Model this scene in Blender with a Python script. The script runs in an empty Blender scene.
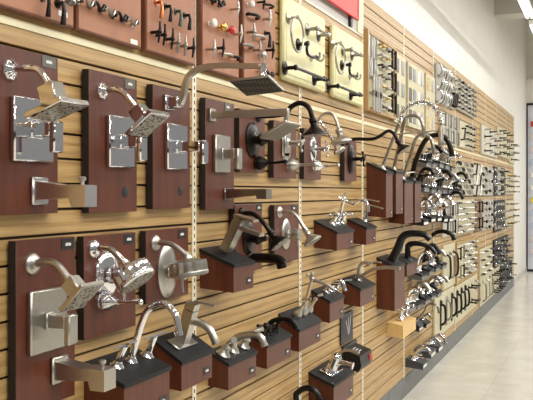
import bpy, bmesh, math, random
from mathutils import Vector, Matrix
random.seed(7)
C = bpy.context.scene.collection
V = Vector
PI = math.pi

# ------------------------------------------------------------------ the camera and the survey of the wall
F, CX, HY, VX, CAMX, CAMZ = 800.0, 266.5, 192.0, 606.0, 1.54, 1.70
TH = math.atan((VX - CX) / F); SN, CS = math.sin(TH), math.cos(TH)
def ray(px, py):
    u = (px - CX) / F; v = (HY - py) / F
    return (-SN + u * CS, CS + u * SN, v)
def spot(px, py, X=0.02):                      # (Y, Z) on a plane parallel to the wall
    d = ray(px, py); t = (X - CAMX) / d[0]
    return t * d[1], CAMZ + t * d[2]
def trace(Y, pts):                             # points of a profile lying square to the wall at Y
    out = []
    for px, py in pts:
        d = ray(px, py); t = Y / d[1]
        out.append(V((CAMX + t * d[0], Y, CAMZ + t * d[2])))
    return out

# ------------------------------------------------------------------ materials
def lin(c):
    def g(x):
        x /= 255.0
        return x / 12.92 if x <= 0.04045 else ((x + 0.055) / 1.055) ** 2.4
    return (g(c[0]), g(c[1]), g(c[2]), 1)
M = {}
def mat(key, rgb, rough=0.5, metal=0.0, coat=0.0, emit=None, noise=None, bump=0.0):
    m = bpy.data.materials.new(key); m.use_nodes = True; nt = m.node_tree
    b = nt.nodes['Principled BSDF']
    b.inputs['Base Color'].default_value = lin(rgb)
    b.inputs['Roughness'].default_value = rough
    b.inputs['Metallic'].default_value = metal
    b.inputs['Coat Weight'].default_value = coat
    b.inputs['Coat Roughness'].default_value = 0.15
    if emit:
        b.inputs['Emission Color'].default_value = lin(rgb); b.inputs['Emission Strength'].default_value = emit
    tc = nt.nodes.new('ShaderNodeTexCoord')
    n = nt.nodes.new('ShaderNodeTexNoise')
    mp = nt.nodes.new('ShaderNodeMapping')
    nt.links.new(tc.outputs['Object'], mp.inputs[0]); nt.links.new(mp.outputs[0], n.inputs['Vector'])
    r = nt.nodes.new('ShaderNodeValToRGB')
    sc, rgb2 = noise if noise else (60, tuple(max(0, x - 5) for x in rgb))
    if isinstance(sc, tuple): mp.inputs['Scale'].default_value = sc; n.inputs['Scale'].default_value = 1
    else: n.inputs['Scale'].default_value = sc
    n.inputs['Detail'].default_value = 4
    r.color_ramp.elements[0].position = 0.35; r.color_ramp.elements[1].position = 0.68
    r.color_ramp.elements[0].color = lin(rgb2); r.color_ramp.elements[1].color = lin(rgb)
    nt.links.new(n.outputs['Fac'], r.inputs[0]); nt.links.new(r.outputs[0], b.inputs['Base Color'])
    if bump:
        bp = nt.nodes.new('ShaderNodeBump'); bp.inputs['Strength'].default_value = bump; bp.inputs['Distance'].default_value = 0.002
        nt.links.new(n.outputs['Fac'], bp.inputs['Height']); nt.links.new(bp.outputs[0], b.inputs['Normal'])
    M[key] = m
    return m
mat('chrome', (235, 235, 238), 0.07, 1.0)
mat('chrome_brushed', (222, 220, 218), 0.3, 1.0)
mat('nickel', (190, 186, 178), 0.34, 1.0)
mat('steel', (158, 154, 146), 0.28, 1.0)
mat('bronze', (36, 30, 26), 0.3, 0.7)
mat('black_metal', (20, 19, 19), 0.32, 0.4)
mat('brass', (214, 176, 92), 0.25, 1.0)
mat('copper', (196, 120, 76), 0.3, 1.0)
mat('porcelain', (238, 234, 226), 0.2)
mat('red_glass', (196, 44, 36), 0.2)
mat('verdigris', (86, 98, 84), 0.4, 0.6)
mat('mahogany', (94, 43, 22), 0.42, 0.0, 0.05, noise=((40, 40, 2.5), (78, 34, 16)))
mat('dark_edge', (30, 20, 17), 0.6)
mat('slab', (25, 26, 28), 0.5, noise=(50, (20, 21, 23)))
M['slab'].node_tree.nodes['Principled BSDF'].inputs['Specular IOR Level'].default_value = 0.3
mat('tag_black', (34, 34, 34), 0.4)
mat('tag_grey', (92, 90, 82), 0.4)
mat('ink_white', (232, 230, 224), 0.5)
mat('ink_red', (190, 40, 40), 0.5)
mat('terracotta', (168, 116, 86), 0.55, noise=(14, (156, 104, 76)))
mat('terracotta_edge', (122, 72, 50), 0.5, noise=(20, (104, 60, 42)))
mat('cream', (226, 220, 170), 0.4, noise=(9, (216, 210, 160)))
mat('cream_board', (202, 194, 162), 0.5, noise=(9, (190, 182, 150)))
mat('white_board', (202, 197, 180), 0.5, noise=(9, (190, 185, 168)))
mat('grey_board', (176, 172, 162), 0.5, noise=(9, (164, 160, 150)))
mat('black_board', (26, 25, 24), 0.65, noise=(9, (21, 20, 20)))
mat('brown_board', (122, 88, 50), 0.5, noise=((20, 20, 3), (104, 74, 42)))
mat('tan_frame', (184, 148, 98), 0.5, noise=((20, 20, 3), (166, 130, 82)))
mat('maple', (226, 190, 128), 0.45, noise=((30, 30, 4), (212, 174, 112)))
mat('sample_black', (36, 36, 38), 0.35)
mat('sample_grey', (130, 132, 134), 0.35, 0.6)
mat('sample_silver', (186, 186, 184), 0.3, 0.9)
mat('sample_white', (232, 230, 222), 0.4)
mat('white_paint', (226, 223, 216), 0.42, noise=(2.2, (222, 219, 211)))
mat('grey_paint', (196, 193, 186), 0.55, noise=(2, (190, 187, 180)))
mat('ceiling_paint', (206, 203, 196), 0.8, noise=(3, (200, 196, 189)))
mat('kick', (100, 103, 103), 0.4, noise=(12, (92, 95, 95)))
mat('strip', (232, 222, 186), 0.45, noise=((4, 2, 4), (224, 213, 174)))
mat('standard', (228, 220, 196), 0.4)
mat('slot', (58, 46, 32), 0.7)
mat('red_sign', (206, 62, 58), 0.45, noise=(6, (198, 54, 52)))
mat('red_edge', (222, 44, 40), 0.45)
mat('gloss_black', (16, 15, 17), 0.4)
mat('grey_box', (66, 68, 72), 0.5)
mat('picture', (70, 62, 80), 0.55, noise=(60, (24, 22, 30)))
mat('tube_light', (255, 250, 240), 0.5, emit=4.0)
mat('fixture_white', (236, 236, 232), 0.5)
mat('pegboard', (206, 210, 218), 0.5, noise=(30, (196, 200, 210)))
mat('packet_yellow', (230, 206, 60), 0.4); mat('packet_blue', (186, 196, 216), 0.4); mat('packet_pink', (220, 208, 206), 0.4)

def nozzle():
    m = bpy.data.materials.new('nozzle_face'); m.use_nodes = True; nt = m.node_tree; b = nt.nodes['Principled BSDF']
    tc = nt.nodes.new('ShaderNodeTexCoord'); v = nt.nodes.new('ShaderNodeTexVoronoi'); v.inputs['Scale'].default_value = 95
    r = nt.nodes.new('ShaderNodeValToRGB'); r.color_ramp.elements[0].color = lin((30, 30, 30)); r.color_ramp.elements[1].color = lin((168, 164, 156))
    r.color_ramp.elements[0].position = 0.3; r.color_ramp.elements[1].position = 0.5
    nt.links.new(tc.outputs['Object'], v.inputs['Vector']); nt.links.new(v.outputs['Distance'], r.inputs[0]); nt.links.new(r.outputs[0], b.inputs['Base Color'])
    b.inputs['Roughness'].default_value = 0.4; b.inputs['Metallic'].default_value = 0.5
    M['nozzle'] = m
nozzle()
def grid():
    m = bpy.data.materials.new('rain_face'); m.use_nodes = True; nt = m.node_tree; b = nt.nodes['Principled BSDF']
    tc = nt.nodes.new('ShaderNodeTexCoord'); v = nt.nodes.new('ShaderNodeTexVoronoi'); v.inputs['Scale'].default_value = 75; v.inputs['Randomness'].default_value = 0
    r = nt.nodes.new('ShaderNodeValToRGB'); r.color_ramp.elements[0].color = lin((150, 146, 138)); r.color_ramp.elements[1].color = lin((34, 33, 32))
    r.color_ramp.elements[0].position = 0.16; r.color_ramp.elements[1].position = 0.3
    nt.links.new(tc.outputs['Object'], v.inputs['Vector']); nt.links.new(v.outputs['Distance'], r.inputs[0]); nt.links.new(r.outputs[0], b.inputs['Base Color'])
    b.inputs['Roughness'].default_value = 0.45
    M['rain'] = m
grid()
def oak():
    m = bpy.data.materials.new('oak_laminate'); m.use_nodes = True; nt = m.node_tree; b = nt.nodes['Principled BSDF']
    tc = nt.nodes.new('ShaderNodeTexCoord')
    mp = nt.nodes.new('ShaderNodeMapping'); mp.inputs['Scale'].default_value = (1, 0.10, 1)
    w = nt.nodes.new('ShaderNodeTexWave'); w.bands_direction = 'Z'; w.inputs['Scale'].default_value = 9; w.inputs['Distortion'].default_value = 5
    w.inputs['Detail'].default_value = 3; w.inputs['Detail Scale'].default_value = 1.2
    mp2 = nt.nodes.new('ShaderNodeMapping'); mp2.inputs['Scale'].default_value = (10, 5, 240)
    n = nt.nodes.new('ShaderNodeTexNoise'); n.inputs['Scale'].default_value = 1; n.inputs['Detail'].default_value = 3
    mx = nt.nodes.new('ShaderNodeMath'); mx.operation = 'MULTIPLY_ADD'; mx.inputs[1].default_value = 0.45
    r = nt.nodes.new('ShaderNodeValToRGB')
    r.color_ramp.elements[0].position = 0.25; r.color_ramp.elements[0].color = lin((142, 107, 58))
    r.color_ramp.elements[1].position = 0.8; r.color_ramp.elements[1].color = lin((186, 153, 101))
    L = nt.links.new
    L(tc.outputs['Object'], mp.inputs[0]); L(mp.outputs[0], w.inputs['Vector']); L(tc.outputs['Object'], mp2.inputs[0]); L(mp2.outputs[0], n.inputs['Vector'])
    L(n.outputs['Fac'], mx.inputs[0]); L(w.outputs['Fac'], mx.inputs[1])
    mx2 = nt.nodes.new('ShaderNodeMath'); mx2.operation = 'ADD'
    s1 = nt.nodes.new('ShaderNodeMath'); s1.operation = 'MULTIPLY'; s1.inputs[1].default_value = 0.3; L(w.outputs['Fac'], s1.inputs[0])
    s2 = nt.nodes.new('ShaderNodeMath'); s2.operation = 'MULTIPLY'; s2.inputs[1].default_value = 1.0; L(n.outputs['Fac'], s2.inputs[0])
    L(s1.outputs[0], mx2.inputs[0]); L(s2.outputs[0], mx2.inputs[1])
    L(mx2.outputs[0], r.inputs[0]); L(r.outputs[0], b.inputs['Base Color'])
    b.inputs['Roughness'].default_value = 0.4
    M['oak'] = m
oak()
def floor_mat():
    m = bpy.data.materials.new('polished_floor'); m.use_nodes = True; nt = m.node_tree; b = nt.nodes['Principled BSDF']; L = nt.links.new
    tc = nt.nodes.new('ShaderNodeTexCoord')
    n = nt.nodes.new('ShaderNodeTexNoise'); n.inputs['Scale'].default_value = 2.2; n.inputs['Detail'].default_value = 8; n.inputs['Roughness'].default_value = 0.7
    r = nt.nodes.new('ShaderNodeValToRGB'); r.color_ramp.elements[0].position = 0.3; r.color_ramp.elements[1].position = 0.7
    r.color_ramp.elements[0].color = lin((192, 187, 174)); r.color_ramp.elements[1].color = lin((216, 212, 200))
    br = nt.nodes.new('ShaderNodeTexBrick'); br.offset = 0; br.inputs['Scale'].default_value = 1; br.inputs['Brick Width'].default_value = 0.61; br.inputs['Row Height'].default_value = 0.61
    br.inputs['Mortar Size'].default_value = 0.004; br.inputs['Color1'].default_value = (1, 1, 1, 1); br.inputs['Color2'].default_value = (.97, .97, .96, 1); br.inputs['Mortar'].default_value = (.86, .85, .83, 1)
    mx = nt.nodes.new('ShaderNodeMix'); mx.data_type = 'RGBA'; mx.blend_type = 'MULTIPLY'; mx.inputs[0].default_value = 1
    L(tc.outputs['Object'], n.inputs['Vector']); L(tc.outputs['Object'], br.inputs['Vector']); L(n.outputs['Fac'], r.inputs[0])
    L(r.outputs[0], mx.inputs[6]); L(br.outputs['Color'], mx.inputs[7]); L(mx.outputs[2], b.inputs['Base Color'])
    b.inputs['Roughness'].default_value = 0.22
    bp = nt.nodes.new('ShaderNodeBump'); bp.inputs['Strength'].default_value = 0.06; bp.inputs['Distance'].default_value = 0.01
    L(n.outputs['Fac'], bp.inputs['Height']); L(bp.outputs[0], b.inputs['Normal'])
    M['floor'] = m
floor_mat()

# ------------------------------------------------------------------ mesh builder
class MB:
    def __init__(s): s.v = []; s.f = []; s.m = []; s.mi = 0
    def add(s, vs, fs):
        o = len(s.v); s.v += [V(x) for x in vs]
        for f in fs: s.f.append(tuple(i + o for i in f)); s.m.append(s.mi)
        return s
    def box(s, c, size, R=None, b=0.0):
        c = V(c); h = [x / 2 for x in size]; b = min(b, min(h) * 0.8)
        R = R or Matrix.Identity(3); vs = []; idx = {}
        for sx in (-1, 1):
            for sy in (-1, 1):
                for sz in (-1, 1):
                    sg = (sx, sy, sz)
                    if b <= 0:
                        idx[sg] = len(vs); vs.append(c + R @ V((sx * h[0], sy * h[1], sz * h[2])))
                    else:
                        for k in range(3):
                            idx[sg + (k,)] = len(vs)
                            vs.append(c + R @ V([sg[j] * (h[j] if j == k else h[j] - b) for j in range(3)]))
        fs = []
        ring = [(-1, -1), (1, -1), (1, 1), (-1, 1)]
        def key(k, sk, p):
            q = [0, 0, 0]; q[k] = sk; o = [j for j in range(3) if j != k]; q[o[0]], q[o[1]] = p
            return tuple(q)
        for k in range(3):
            for sk in (-1, 1):
                fs.append(tuple(idx[key(k, sk, p) + ((k,) if b > 0 else ())] for p in ring))
        if b > 0:
            for k in range(3):
                i, j = [q for q in range(3) if q != k]
                for si in (-1, 1):
                    for sj in (-1, 1):
                        q = [0, 0, 0]; q[i] = si; q[j] = sj
                        lo = list(q); lo[k] = -1; hi = list(q); hi[k] = 1; lo = tuple(lo); hi = tuple(hi)
                        fs.append((idx[lo + (i,)], idx[hi + (i,)], idx[hi + (j,)], idx[lo + (j,)]))
            for sx in (-1, 1):
                for sy in (-1, 1):
                    for sz in (-1, 1):
                        fs.append(tuple(idx[(sx, sy, sz, k)] for k in range(3)))
        return s.add(vs, fs)
    def span(s, x0, x1, y0, y1, z0, z1, b=0.0):
        return s.box(((x0 + x1) / 2, (y0 + y1) / 2, (z0 + z1) / 2), (abs(x1 - x0), abs(y1 - y0), abs(z1 - z0)), None, b)
    def sweep(s, pts, prof, scale=None, up=(0, 1, 0), cap=True):     # prof: 2-D outline (side, normal)
        pts = [V(p) for p in pts]; n = len(prof); vs = []; side = V(up)
        for i, p in enumerate(pts):
            t = (pts[min(i + 1, len(pts) - 1)] - pts[max(i - 1, 0)]).normalized()
            sd = side - t * side.dot(t)
            if sd.length < 1e-4: sd = t.orthogonal()
            sd.normalize(); side = sd; nn = t.cross(sd)
            k = scale[i] if scale else 1
            if not isinstance(k, (tuple, list)): k = (k, k)
            for a, b in prof: vs.append(p + sd * a * k[0] + nn * b * k[1])
        fs = []
        for i in range(len(pts) - 1):
            for j in range(n):
                fs.append((i * n + j, i * n + (j + 1) % n, (i + 1) * n + (j + 1) % n, (i + 1) * n + j))
        if cap:
            fs.append(tuple(range(n))); fs.append(tuple(range((len(pts) - 1) * n, len(pts) * n)))
        return s.add(vs, fs)
    def tube(s, pts, r, n=10, cap=True):
        rs = r if isinstance(r, (list, tuple)) else [r] * len(pts)
        return s.sweep(pts, [(math.cos(2 * PI * j / n), math.sin(2 * PI * j / n)) for j in range(n)], rs, cap=cap)
    def bar(s, pts, w, h, scale=None):
        return s.sweep(pts, [(-w / 2, -h / 2), (w / 2, -h / 2), (w / 2, h / 2), (-w / 2, h / 2)], scale)
    def lathe(s, o, ax, prof, n=20, lobes=0, depth=0.0, sx=1.0):     # prof: (distance along the axis, radius); sx squeezes sideways
        o = V(o); ax = V(ax).normalized(); a = V((0, 1, 0)); a = a - ax * a.dot(ax)
        if a.length < 1e-3: a = V((0, 0, 1)) - ax * ax.z
        a.normalize(); b = ax.cross(a); vs = []
        for h, r in prof:
            for j in range(n):
                t = 2 * PI * j / n; q = r * (1 + depth * math.cos(lobes * t)) if lobes else r
                vs.append(o + ax * h + a * (q * sx * math.cos(t)) + b * (q * math.sin(t)))
        fs = []
        for i in range(len(prof) - 1):
            for j in range(n): fs.append((i * n + j, i * n + (j + 1) % n, (i + 1) * n + (j + 1) % n, (i + 1) * n + j))
        fs.append(tuple(range(n))); fs.append(tuple(range((len(prof) - 1) * n, len(prof) * n)))
        return s.add(vs, fs)
    def ball(s, c, r, n=10):
        pr = [(-r * math.cos(PI * i / 6), max(r * math.sin(PI * i / 6), r * 0.02)) for i in range(7)]
        return s.lathe(c, (0, 0, 1), pr, n)
    def prism(s, outline, y0, y1):               # outline in (x, z), drawn out along the wall
        n = len(outline)
        return s.add([(x, y0, z) for x, z in outline] + [(x, y1, z) for x, z in outline],
                     [tuple(range(n)), tuple(range(n, 2 * n))] + [(j, (j + 1) % n, n + (j + 1) % n, n + j) for j in range(n)])
    def mesh(s, name, mats, origin=(0, 0, 0), angle=38):
        o = V(origin); me = bpy.data.meshes.new(name)
        me.from_pydata([tuple(p - o) for p in s.v], [], s.f)
        for m in (mats if isinstance(mats, (list, tuple)) else [mats]): me.materials.append(M[m])
        for p, k in zip(me.polygons, s.m): p.material_index = k
        bm = bmesh.new(); bm.from_mesh(me); bmesh.ops.recalc_face_normals(bm, faces=bm.faces); bm.to_mesh(me); bm.free()
        for p in me.polygons: p.use_smooth = True
        me.set_sharp_from_angle(angle=math.radians(angle))
        return me
    def build(s, name, mats, parent=None, origin=None):
        og = V(origin) if origin is not None else (wpos(parent) if parent else V((0, 0, 0)))
        ob = bpy.data.objects.new(name, s.mesh(name, mats, og)); C.objects.link(ob)
        if parent: ob.parent = parent
        else: ob.location = og
        return ob
def wpos(o):
    p = V((0, 0, 0))
    while o: p += o.location; o = o.parent
    return p
def tag(o, label, cat, group=None, kind=None):
    o['label'] = label; o['category'] = cat
    if group: o['group'] = group
    if kind: o['kind'] = kind
    return o
def thing(name, label, cat, loc, group=None):
    o = bpy.data.objects.new(name, None); o.empty_display_size = 0.02; C.objects.link(o); o.location = V(loc)
    return tag(o, label, cat, group)
def struct(o): o['kind'] = 'structure'; return o
def smooth(pts, k=5):
    pts = [V(p) for p in pts]
    if len(pts) < 3: return pts
    out = []
    for i in range(len(pts) - 1):
        a = pts[max(i - 1, 0)]; b = pts[i]; c = pts[i + 1]; d = pts[min(i + 2, len(pts) - 1)]
        for j in range(k):
            t = j / k
            out.append(0.5 * ((2 * b) + (c - a) * t + (2 * a - 5 * b + 4 * c - d) * t * t + (3 * b - a - 3 * c + d) * t ** 3))
    out.append(pts[-1]); return out
ORD = ['first', 'second', 'third', 'fourth', 'fifth', 'sixth', 'seventh', 'eighth', 'ninth', 'tenth', 'eleventh', 'twelfth']

# ------------------------------------------------------------------ the setting
Y0, YE, YF = -2.5, 15.12, 18.0
ZT, ZN, YN = 3.062, 2.76, 5.305
KICK = 0.165
GW = .004
gl = [0.795 + 0.0775 * k for k in range(-7, 18)]           # grooves of the lower panels
gu = [2.222 + 0.0775 * k for k in range(0, 11)]            # grooves of the upper panels
def slats(mb, za, zb, grooves, y0, y1):
    g = [z for z in grooves if za + 0.01 < z < zb - 0.005]
    lo = za
    for z in g + [None]:
        hi = z - GW if z else zb
        mb.span(-0.012, 0, y0, y1, lo, hi, 0.0012)
        lo = z + GW if z else zb
sl = MB()
slats(sl, KICK, 2.166, gl, Y0, YE)
slats(sl, 2.191, ZN, gu, Y0, YN)
slats(sl, 2.191, ZT, gu, YN, YE)
sl.mi = 1; sl.span(-0.028, -0.0115, Y0, YE, 0.0, ZT - 0.004)
struct(sl.build('wall_left', ['oak', 'slot']))
up = MB(); up.span(-0.15, -0.03, Y0, YF, 0.0, 5.3); struct(up.build('wall_back', 'white_paint'))
hp = MB(); hp.span(-0.03, 0.0, Y0, YN, ZN + 0.012, ZT + 0.05); struct(hp.build('trim_1', 'grey_paint'))
st = MB(); st.span(-0.012, 0.003, Y0, YE, 2.167, 2.190, 0.001); struct(st.build('trim_2', 'strip'))
tp = MB(); tp.span(-0.03, 0.006, Y0, YN, ZN, ZN + 0.012); tp.span(-0.03, 0.004, YN, YE, ZT, ZT + 0.008)
tp.span(-0.03, 0.005, YE, YE + 0.012, 0.0, ZT + 0.008)
struct(tp.build('trim_3', 'standard'))
cr = MB(); cr.span(-0.03, 0.012, YN - 0.13, YN - 0.02, ZN + 0.012, ZT + 0.05, .002); struct(cr.build('trim_4', 'strip'))
kb = MB(); y = Y0
while y < YE: kb.span(-0.012, 0.004, y, min(y + 1.212, YE), 0.0, KICK - 0.002, 0.001); y += 1.2195
struct(kb.build('baseboard_left', 'kick'))
fl = MB(); fl.span(-0.2, 6.5, Y0, YF + 0.2, -0.1, 0.0); struct(fl.build('floor', 'floor'))
ce = MB(); ce.span(-0.2, 6.5, Y0, YF + 0.2, 5.3, 5.4); struct(ce.build('ceiling', 'ceiling_paint'))
bm_ = MB(); bm_.span(-0.03, 6.5, 12.6, 13.0, 4.40, 5.3); struct(bm_.build('trim_5', 'grey_paint'))
fw = MB(); fw.span(-0.15, 6.5, YF, YF + 0.15, 0, 5.3); struct(fw.build('wall_far', 'white_paint'))
ft = MB(); ft.span(-0.02, 6.5, YF - 0.10, YF, 4.12, 4.18); struct(ft.build('trim_6', 'grey_paint'))
bb = MB(); bb.span(-0.03, -0.018, YE + 0.02, YF, 0, 0.1); struct(bb.build('baseboard_back', 'grey_paint'))

# slotted standards
ys = [2.871 + 1.2195 * k for k in range(-1, 11)]
for i, y in enumerate(ys):
    top = ZN if y < 5.2 else ZT
    mb = MB(); mb.span(-0.0005, 0.0045, y - 0.017, y + 0.017, KICK, top, 0.001); mb.mi = 1
    z = KICK + 0.03
    while z < top - 0.03:
        mb.span(0.0044, 0.0049, y - 0.004, y + 0.004, z, z + 0.015); z += 0.03
    o = mb.build('slotted_standard', ['standard', 'slot'], origin=(0, y, KICK))
    tag(o, 'cream slotted upright standard on the oak slat wall, %s from the near end' % ORD[i], 'shelf standard', 'slotted standards')

# strip lights
for i, (ya, yb) in enumerate([(-2.3, .1), (.3, 2.6), (2.9, 5.0), (5.2, 7.3), (7.6, 9.79), (10.26, 12.4), (13.2, 15.6), (15.9, 17.6)]):  # last span: unseen fixtures, added to brighten the far column and floor
  for j, (x, z) in enumerate([(0.72, 3.75), (2.9, 4.6), (5.2, 4.6)]):
    if j == 0 and ya > 13: continue
    t = thing('strip_light', 'white fluorescent strip light %s, %s from near' % (['beside the white wall', 'over the aisle', 'beyond the aisle'][j], ORD[i]), 'ceiling light', (x, (ya + yb) / 2, z), 'fluorescent strip lights')
    h = MB(); h.span(x - .05, x + .05, ya, yb, z, z + .05, .006); h.build('housing', 'fixture_white', t)
    h = MB()
    for s in (-.025, .025): h.tube([(x + s, ya + .03, z - .018), (x + s, yb - .03, z - .018)], .015, 10)
    h.build('lamp_tube', 'tube_light', t)
    h = MB()
    for yy in (ya + .3, yb - .3): h.tube([(x, yy, z + .05), (x, yy, 5.3 if not 12.6 < yy < 13 else 4.4)], .004, 6)
    h.build('hanger', 'steel', t)
    la = bpy.data.lights.new('tube_glow', 'AREA'); la.shape = 'RECTANGLE'; la.size = 0.10; la.size_y = yb - ya - .1
    la.energy = [6, 95, 95][j]; la.color = (1.0, 0.985, 0.955)
    lo = bpy.data.objects.new('tube_glow', la); C.objects.link(lo); lo.location = (x, (ya + yb) / 2, z - .04)

# ------------------------------------------------------------------ boards, fittings
def squiggle(mb, X, y, z, w, h):                 # tiny illegible white mark
    n = 5
    for k in range(n):
        yy = y - w / 2 + w * (k + .5) / n
        mb.span(X, X + .0006, yy - w / n * .38, yy + w / n * .38, z - h / 2, z + h / 2 * (1 if k % 2 else .5))
def panel(label, ya, yb, za, zb, tagpos=None, tagmat='tag_black', hole=None, group='mahogany shower boards'):
    t = thing('shower_board', label, 'display board', (0, (ya + yb) / 2, za), group)
    mb = MB(); mb.span(0.008, 0.034, ya, yb, za, zb, 0.001); mb.mi = 1
    mb.span(0.0, 0.0335, ya + .03, ya + .05, za + .05, zb - .05); mb.span(0.0, 0.0335, yb - .05, yb - .03, za + .05, zb - .05); mb.span(0.008, 0.0335, ya - .0015, ya, za, zb); mb.build('board', ['mahogany', 'dark_edge'], t)  # thin strip on the near side is coloured dark for its shade
    if tagpos:
        y, z = spot(tagpos[0], tagpos[1], .035); w, h = .062, .034
        m = MB(); m.span(.034, .0355, y - w / 2, y + w / 2, z - h / 2, z + h / 2); g = m.build('name_tag', tagmat, t)
        m = MB(); squiggle(m, .0355, y, z, .028, .010); m.build('lettering', 'ink_white', g)
    if hole:
        y, z = spot(hole[0], hole[1], .035); m = MB(); m.lathe((.0335, y, z), (1, 0, 0), [(0, .019), (.0015, .019), (.002, .017)], 20); m.build('cap', 'tag_black', t)  # black disc stands for the dark open hole in the board
    return t
XB = 0.0335
def flange(mb, Y, z, r=.027, style='round', X=XB):
    if style == 'square': mb.box((X + .007, Y, z), (.014, r * 1.8, r * 1.8), None, .003)
    elif style == 'ornate': mb.lathe((X, Y, z), (1, 0, 0), [(0, r), (.004, r), (.010, r * .86), (.016, r * .52), (.020, r * .4)], 32, 9, .07)
    else: mb.lathe((X, Y, z), (1, 0, 0), [(0, r), (.004, r), (.009, r * .9), (.014, r * .6), (.017, r * .42)], 24)
def head_parts(style, p, ax, t, m, size=1.0):
    ax = V(ax).normalized(); w = V((0, 1, 0)); u = ax.cross(w).normalized(); R = Matrix((u, w, ax)).transposed()
    k = size
    if style == 'square':
        mb = MB(); mb.box(p + ax * .028 * k, (.050 * k, .050 * k, .064 * k), R, .003); mb.box(p + ax * .064 * k, (.118 * k, .118 * k, .015 * k), R, .002)
        h = mb.build('head', m, t); mb = MB(); mb.box(p + ax * .0725 * k, (.100 * k, .100 * k, .002), R); mb.build('nozzle_plate', 'nozzle', h)
    elif style == 'drum':
        mb = MB(); mb.lathe(p, ax, [(-.004, .013), (.008, .018), (.014, .03 * k), (.020, .047 * k)], 30)
        mb.lathe(p, ax, [(.018, .045 * k), (.021, .050 * k), (.055, .051 * k), (.060, .049 * k)], 64, 14, .055)
        mb.lathe(p, ax, [(.056, .053 * k), (.060, .054 * k), (.068, .053 * k), (.071, .049 * k)], 32)
        h = mb.build('head', m, t); mb = MB(); mb.lathe(p, ax, [(.0705, .047 * k), (.073, .045 * k), (.074, .012)], 28); mb.build('nozzle_plate', 'nozzle', h)
    elif style == 'bell':
        mb = MB(); mb.ball(p, .014 * k); mb.lathe(p, ax, [(.004, .011), (.014, .015), (.022, .014), (.034, .020 * k), (.048, .034 * k), (.058, .042 * k), (.064, .043 * k), (.066, .040 * k)], 28)
        h = mb.build('head', m, t); mb = MB(); mb.lathe(p, ax, [(.066, .038 * k), (.068, .036 * k), (.069, .01)], 24); mb.build('nozzle_plate', 'nozzle', h)
def shower(label, fpx, arm, style, m, fl='round', fr=.027, r=.0095, axis=None, size=1.0, name='wall_shower', group='shower heads and arms'):
    Y, z = spot(fpx[0], fpx[1], XB); pts = [V((XB, Y, z))] + trace(Y, arm)
    t = thing(name, label, 'shower head', (XB, Y, z), group)
    mb = MB(); flange(mb, Y, z, fr, fl); mb.build('flange', m, t)
    sp = smooth(pts, 6); mb = MB(); mb.tube(sp, r, 12); d = (pts[-1] - pts[-2]).normalized()
    mb.lathe(pts[-1] - d * .012, d, [(0, r * 1.1), (.002, r * 1.45), (.014, r * 1.45), (.016, r)], 12); mb.build('arm', m, t)
    head_parts(style, pts[-1], axis or d, t, m, size)
    return t
def valve(label, cpx, m, plate=('square', .15, .165), handle='blade', Xp=XB, group='shower valves', lever=.065, low=0.0):
    Y, z = spot(cpx[0], cpx[1], Xp + .01); t = thing('shower_valve', label, 'shower valve', (Xp, Y, z), group)
    mb = MB(); kind, w, h = plate
    if kind == 'square': mb.box((Xp + .009, Y, z), (.018, w, h), None, .004)
    elif kind == 'round': mb.lathe((Xp, Y, z), (1, 0, 0), [(0, h / 2), (.006, h / 2), (.012, h * .46), (.016, h * .36), (.020, h * .22)], 36, sx=w / h)
    elif kind == 'ornate':
        mb.box((Xp + .005, Y, z), (.010, w, h), None, .004); mb.box((Xp + .013, Y, z), (.008, w * .72, h * .76), None, .004)
        for s in (-1, 1): mb.lathe((Xp, Y, z + s * h * .5), (1, 0, 0), [(0, w * .33), (.010, w * .3)], 20)
    mb.build('plate', m, t); x = Xp + .018; z += low
    mb = MB()
    if handle == 'blade':
        mb.box((x + .003, Y, z), (.012, .05, .05), None, .003); mb.box((x + lever / 2, Y, z), (lever, .040, .040), None, .003)
        mb.box((x + lever + .008, Y, z - .022), (.020, .044, .088), None, .004)
    elif handle == 'drum':
        mb.lathe((x, Y, z), (1, 0, 0), [(0, .022), (.006, .028), (.012, .024), (.030, .024), (.034, .031), (.060, .031), (.066, .028)], 28)
        mb.tube([(x + .05, Y, z), (x + .055, Y - .01, z - .05), (x + .06, Y - .012, z - .075)], [.007, .006, .005], 8)
    elif handle == 'dial':
        mb.lathe((x - .006, Y, z), (1, 0, 0), [(0, .036), (.008, .036), (.014, .022), (.030, .020), (.034, .030), (.046, .031), (.050, .024), (.064, .016), (.080, .012), (.083, .006)], 28)
    elif handle == 'cross':
        mb.lathe((x - .006, Y, z), (1, 0, 0), [(0, .026), (.006, .026), (.014, .014), (.060, .011), (.066, .015), (.082, .015), (.086, .010)], 20)
        for a in range(4):
            d = V((0, math.cos(a * PI / 2 + .3), math.sin(a * PI / 2 + .3))); c = V((x + .066, Y, z))
            mb.tube([c, c + d * .038], [.006, .005], 8); mb.ball(c + d * .042, .009, 10)
    elif handle == 'lever':
        mb.lathe((x - .004, Y, z), (1, 0, 0), [(0, .034), (.010, .034), (.026, .024), (.044, .012), (.052, .010)], 22)
        mb.tube([(x + .045, Y, z), (x + .075, Y, z), (x + .125, Y, z + .004)], [.009, .0065, .008], 10); mb.ball((x + .128, Y, z + .004), .011)
    mb.build('handle', m, t)
    return t
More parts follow.
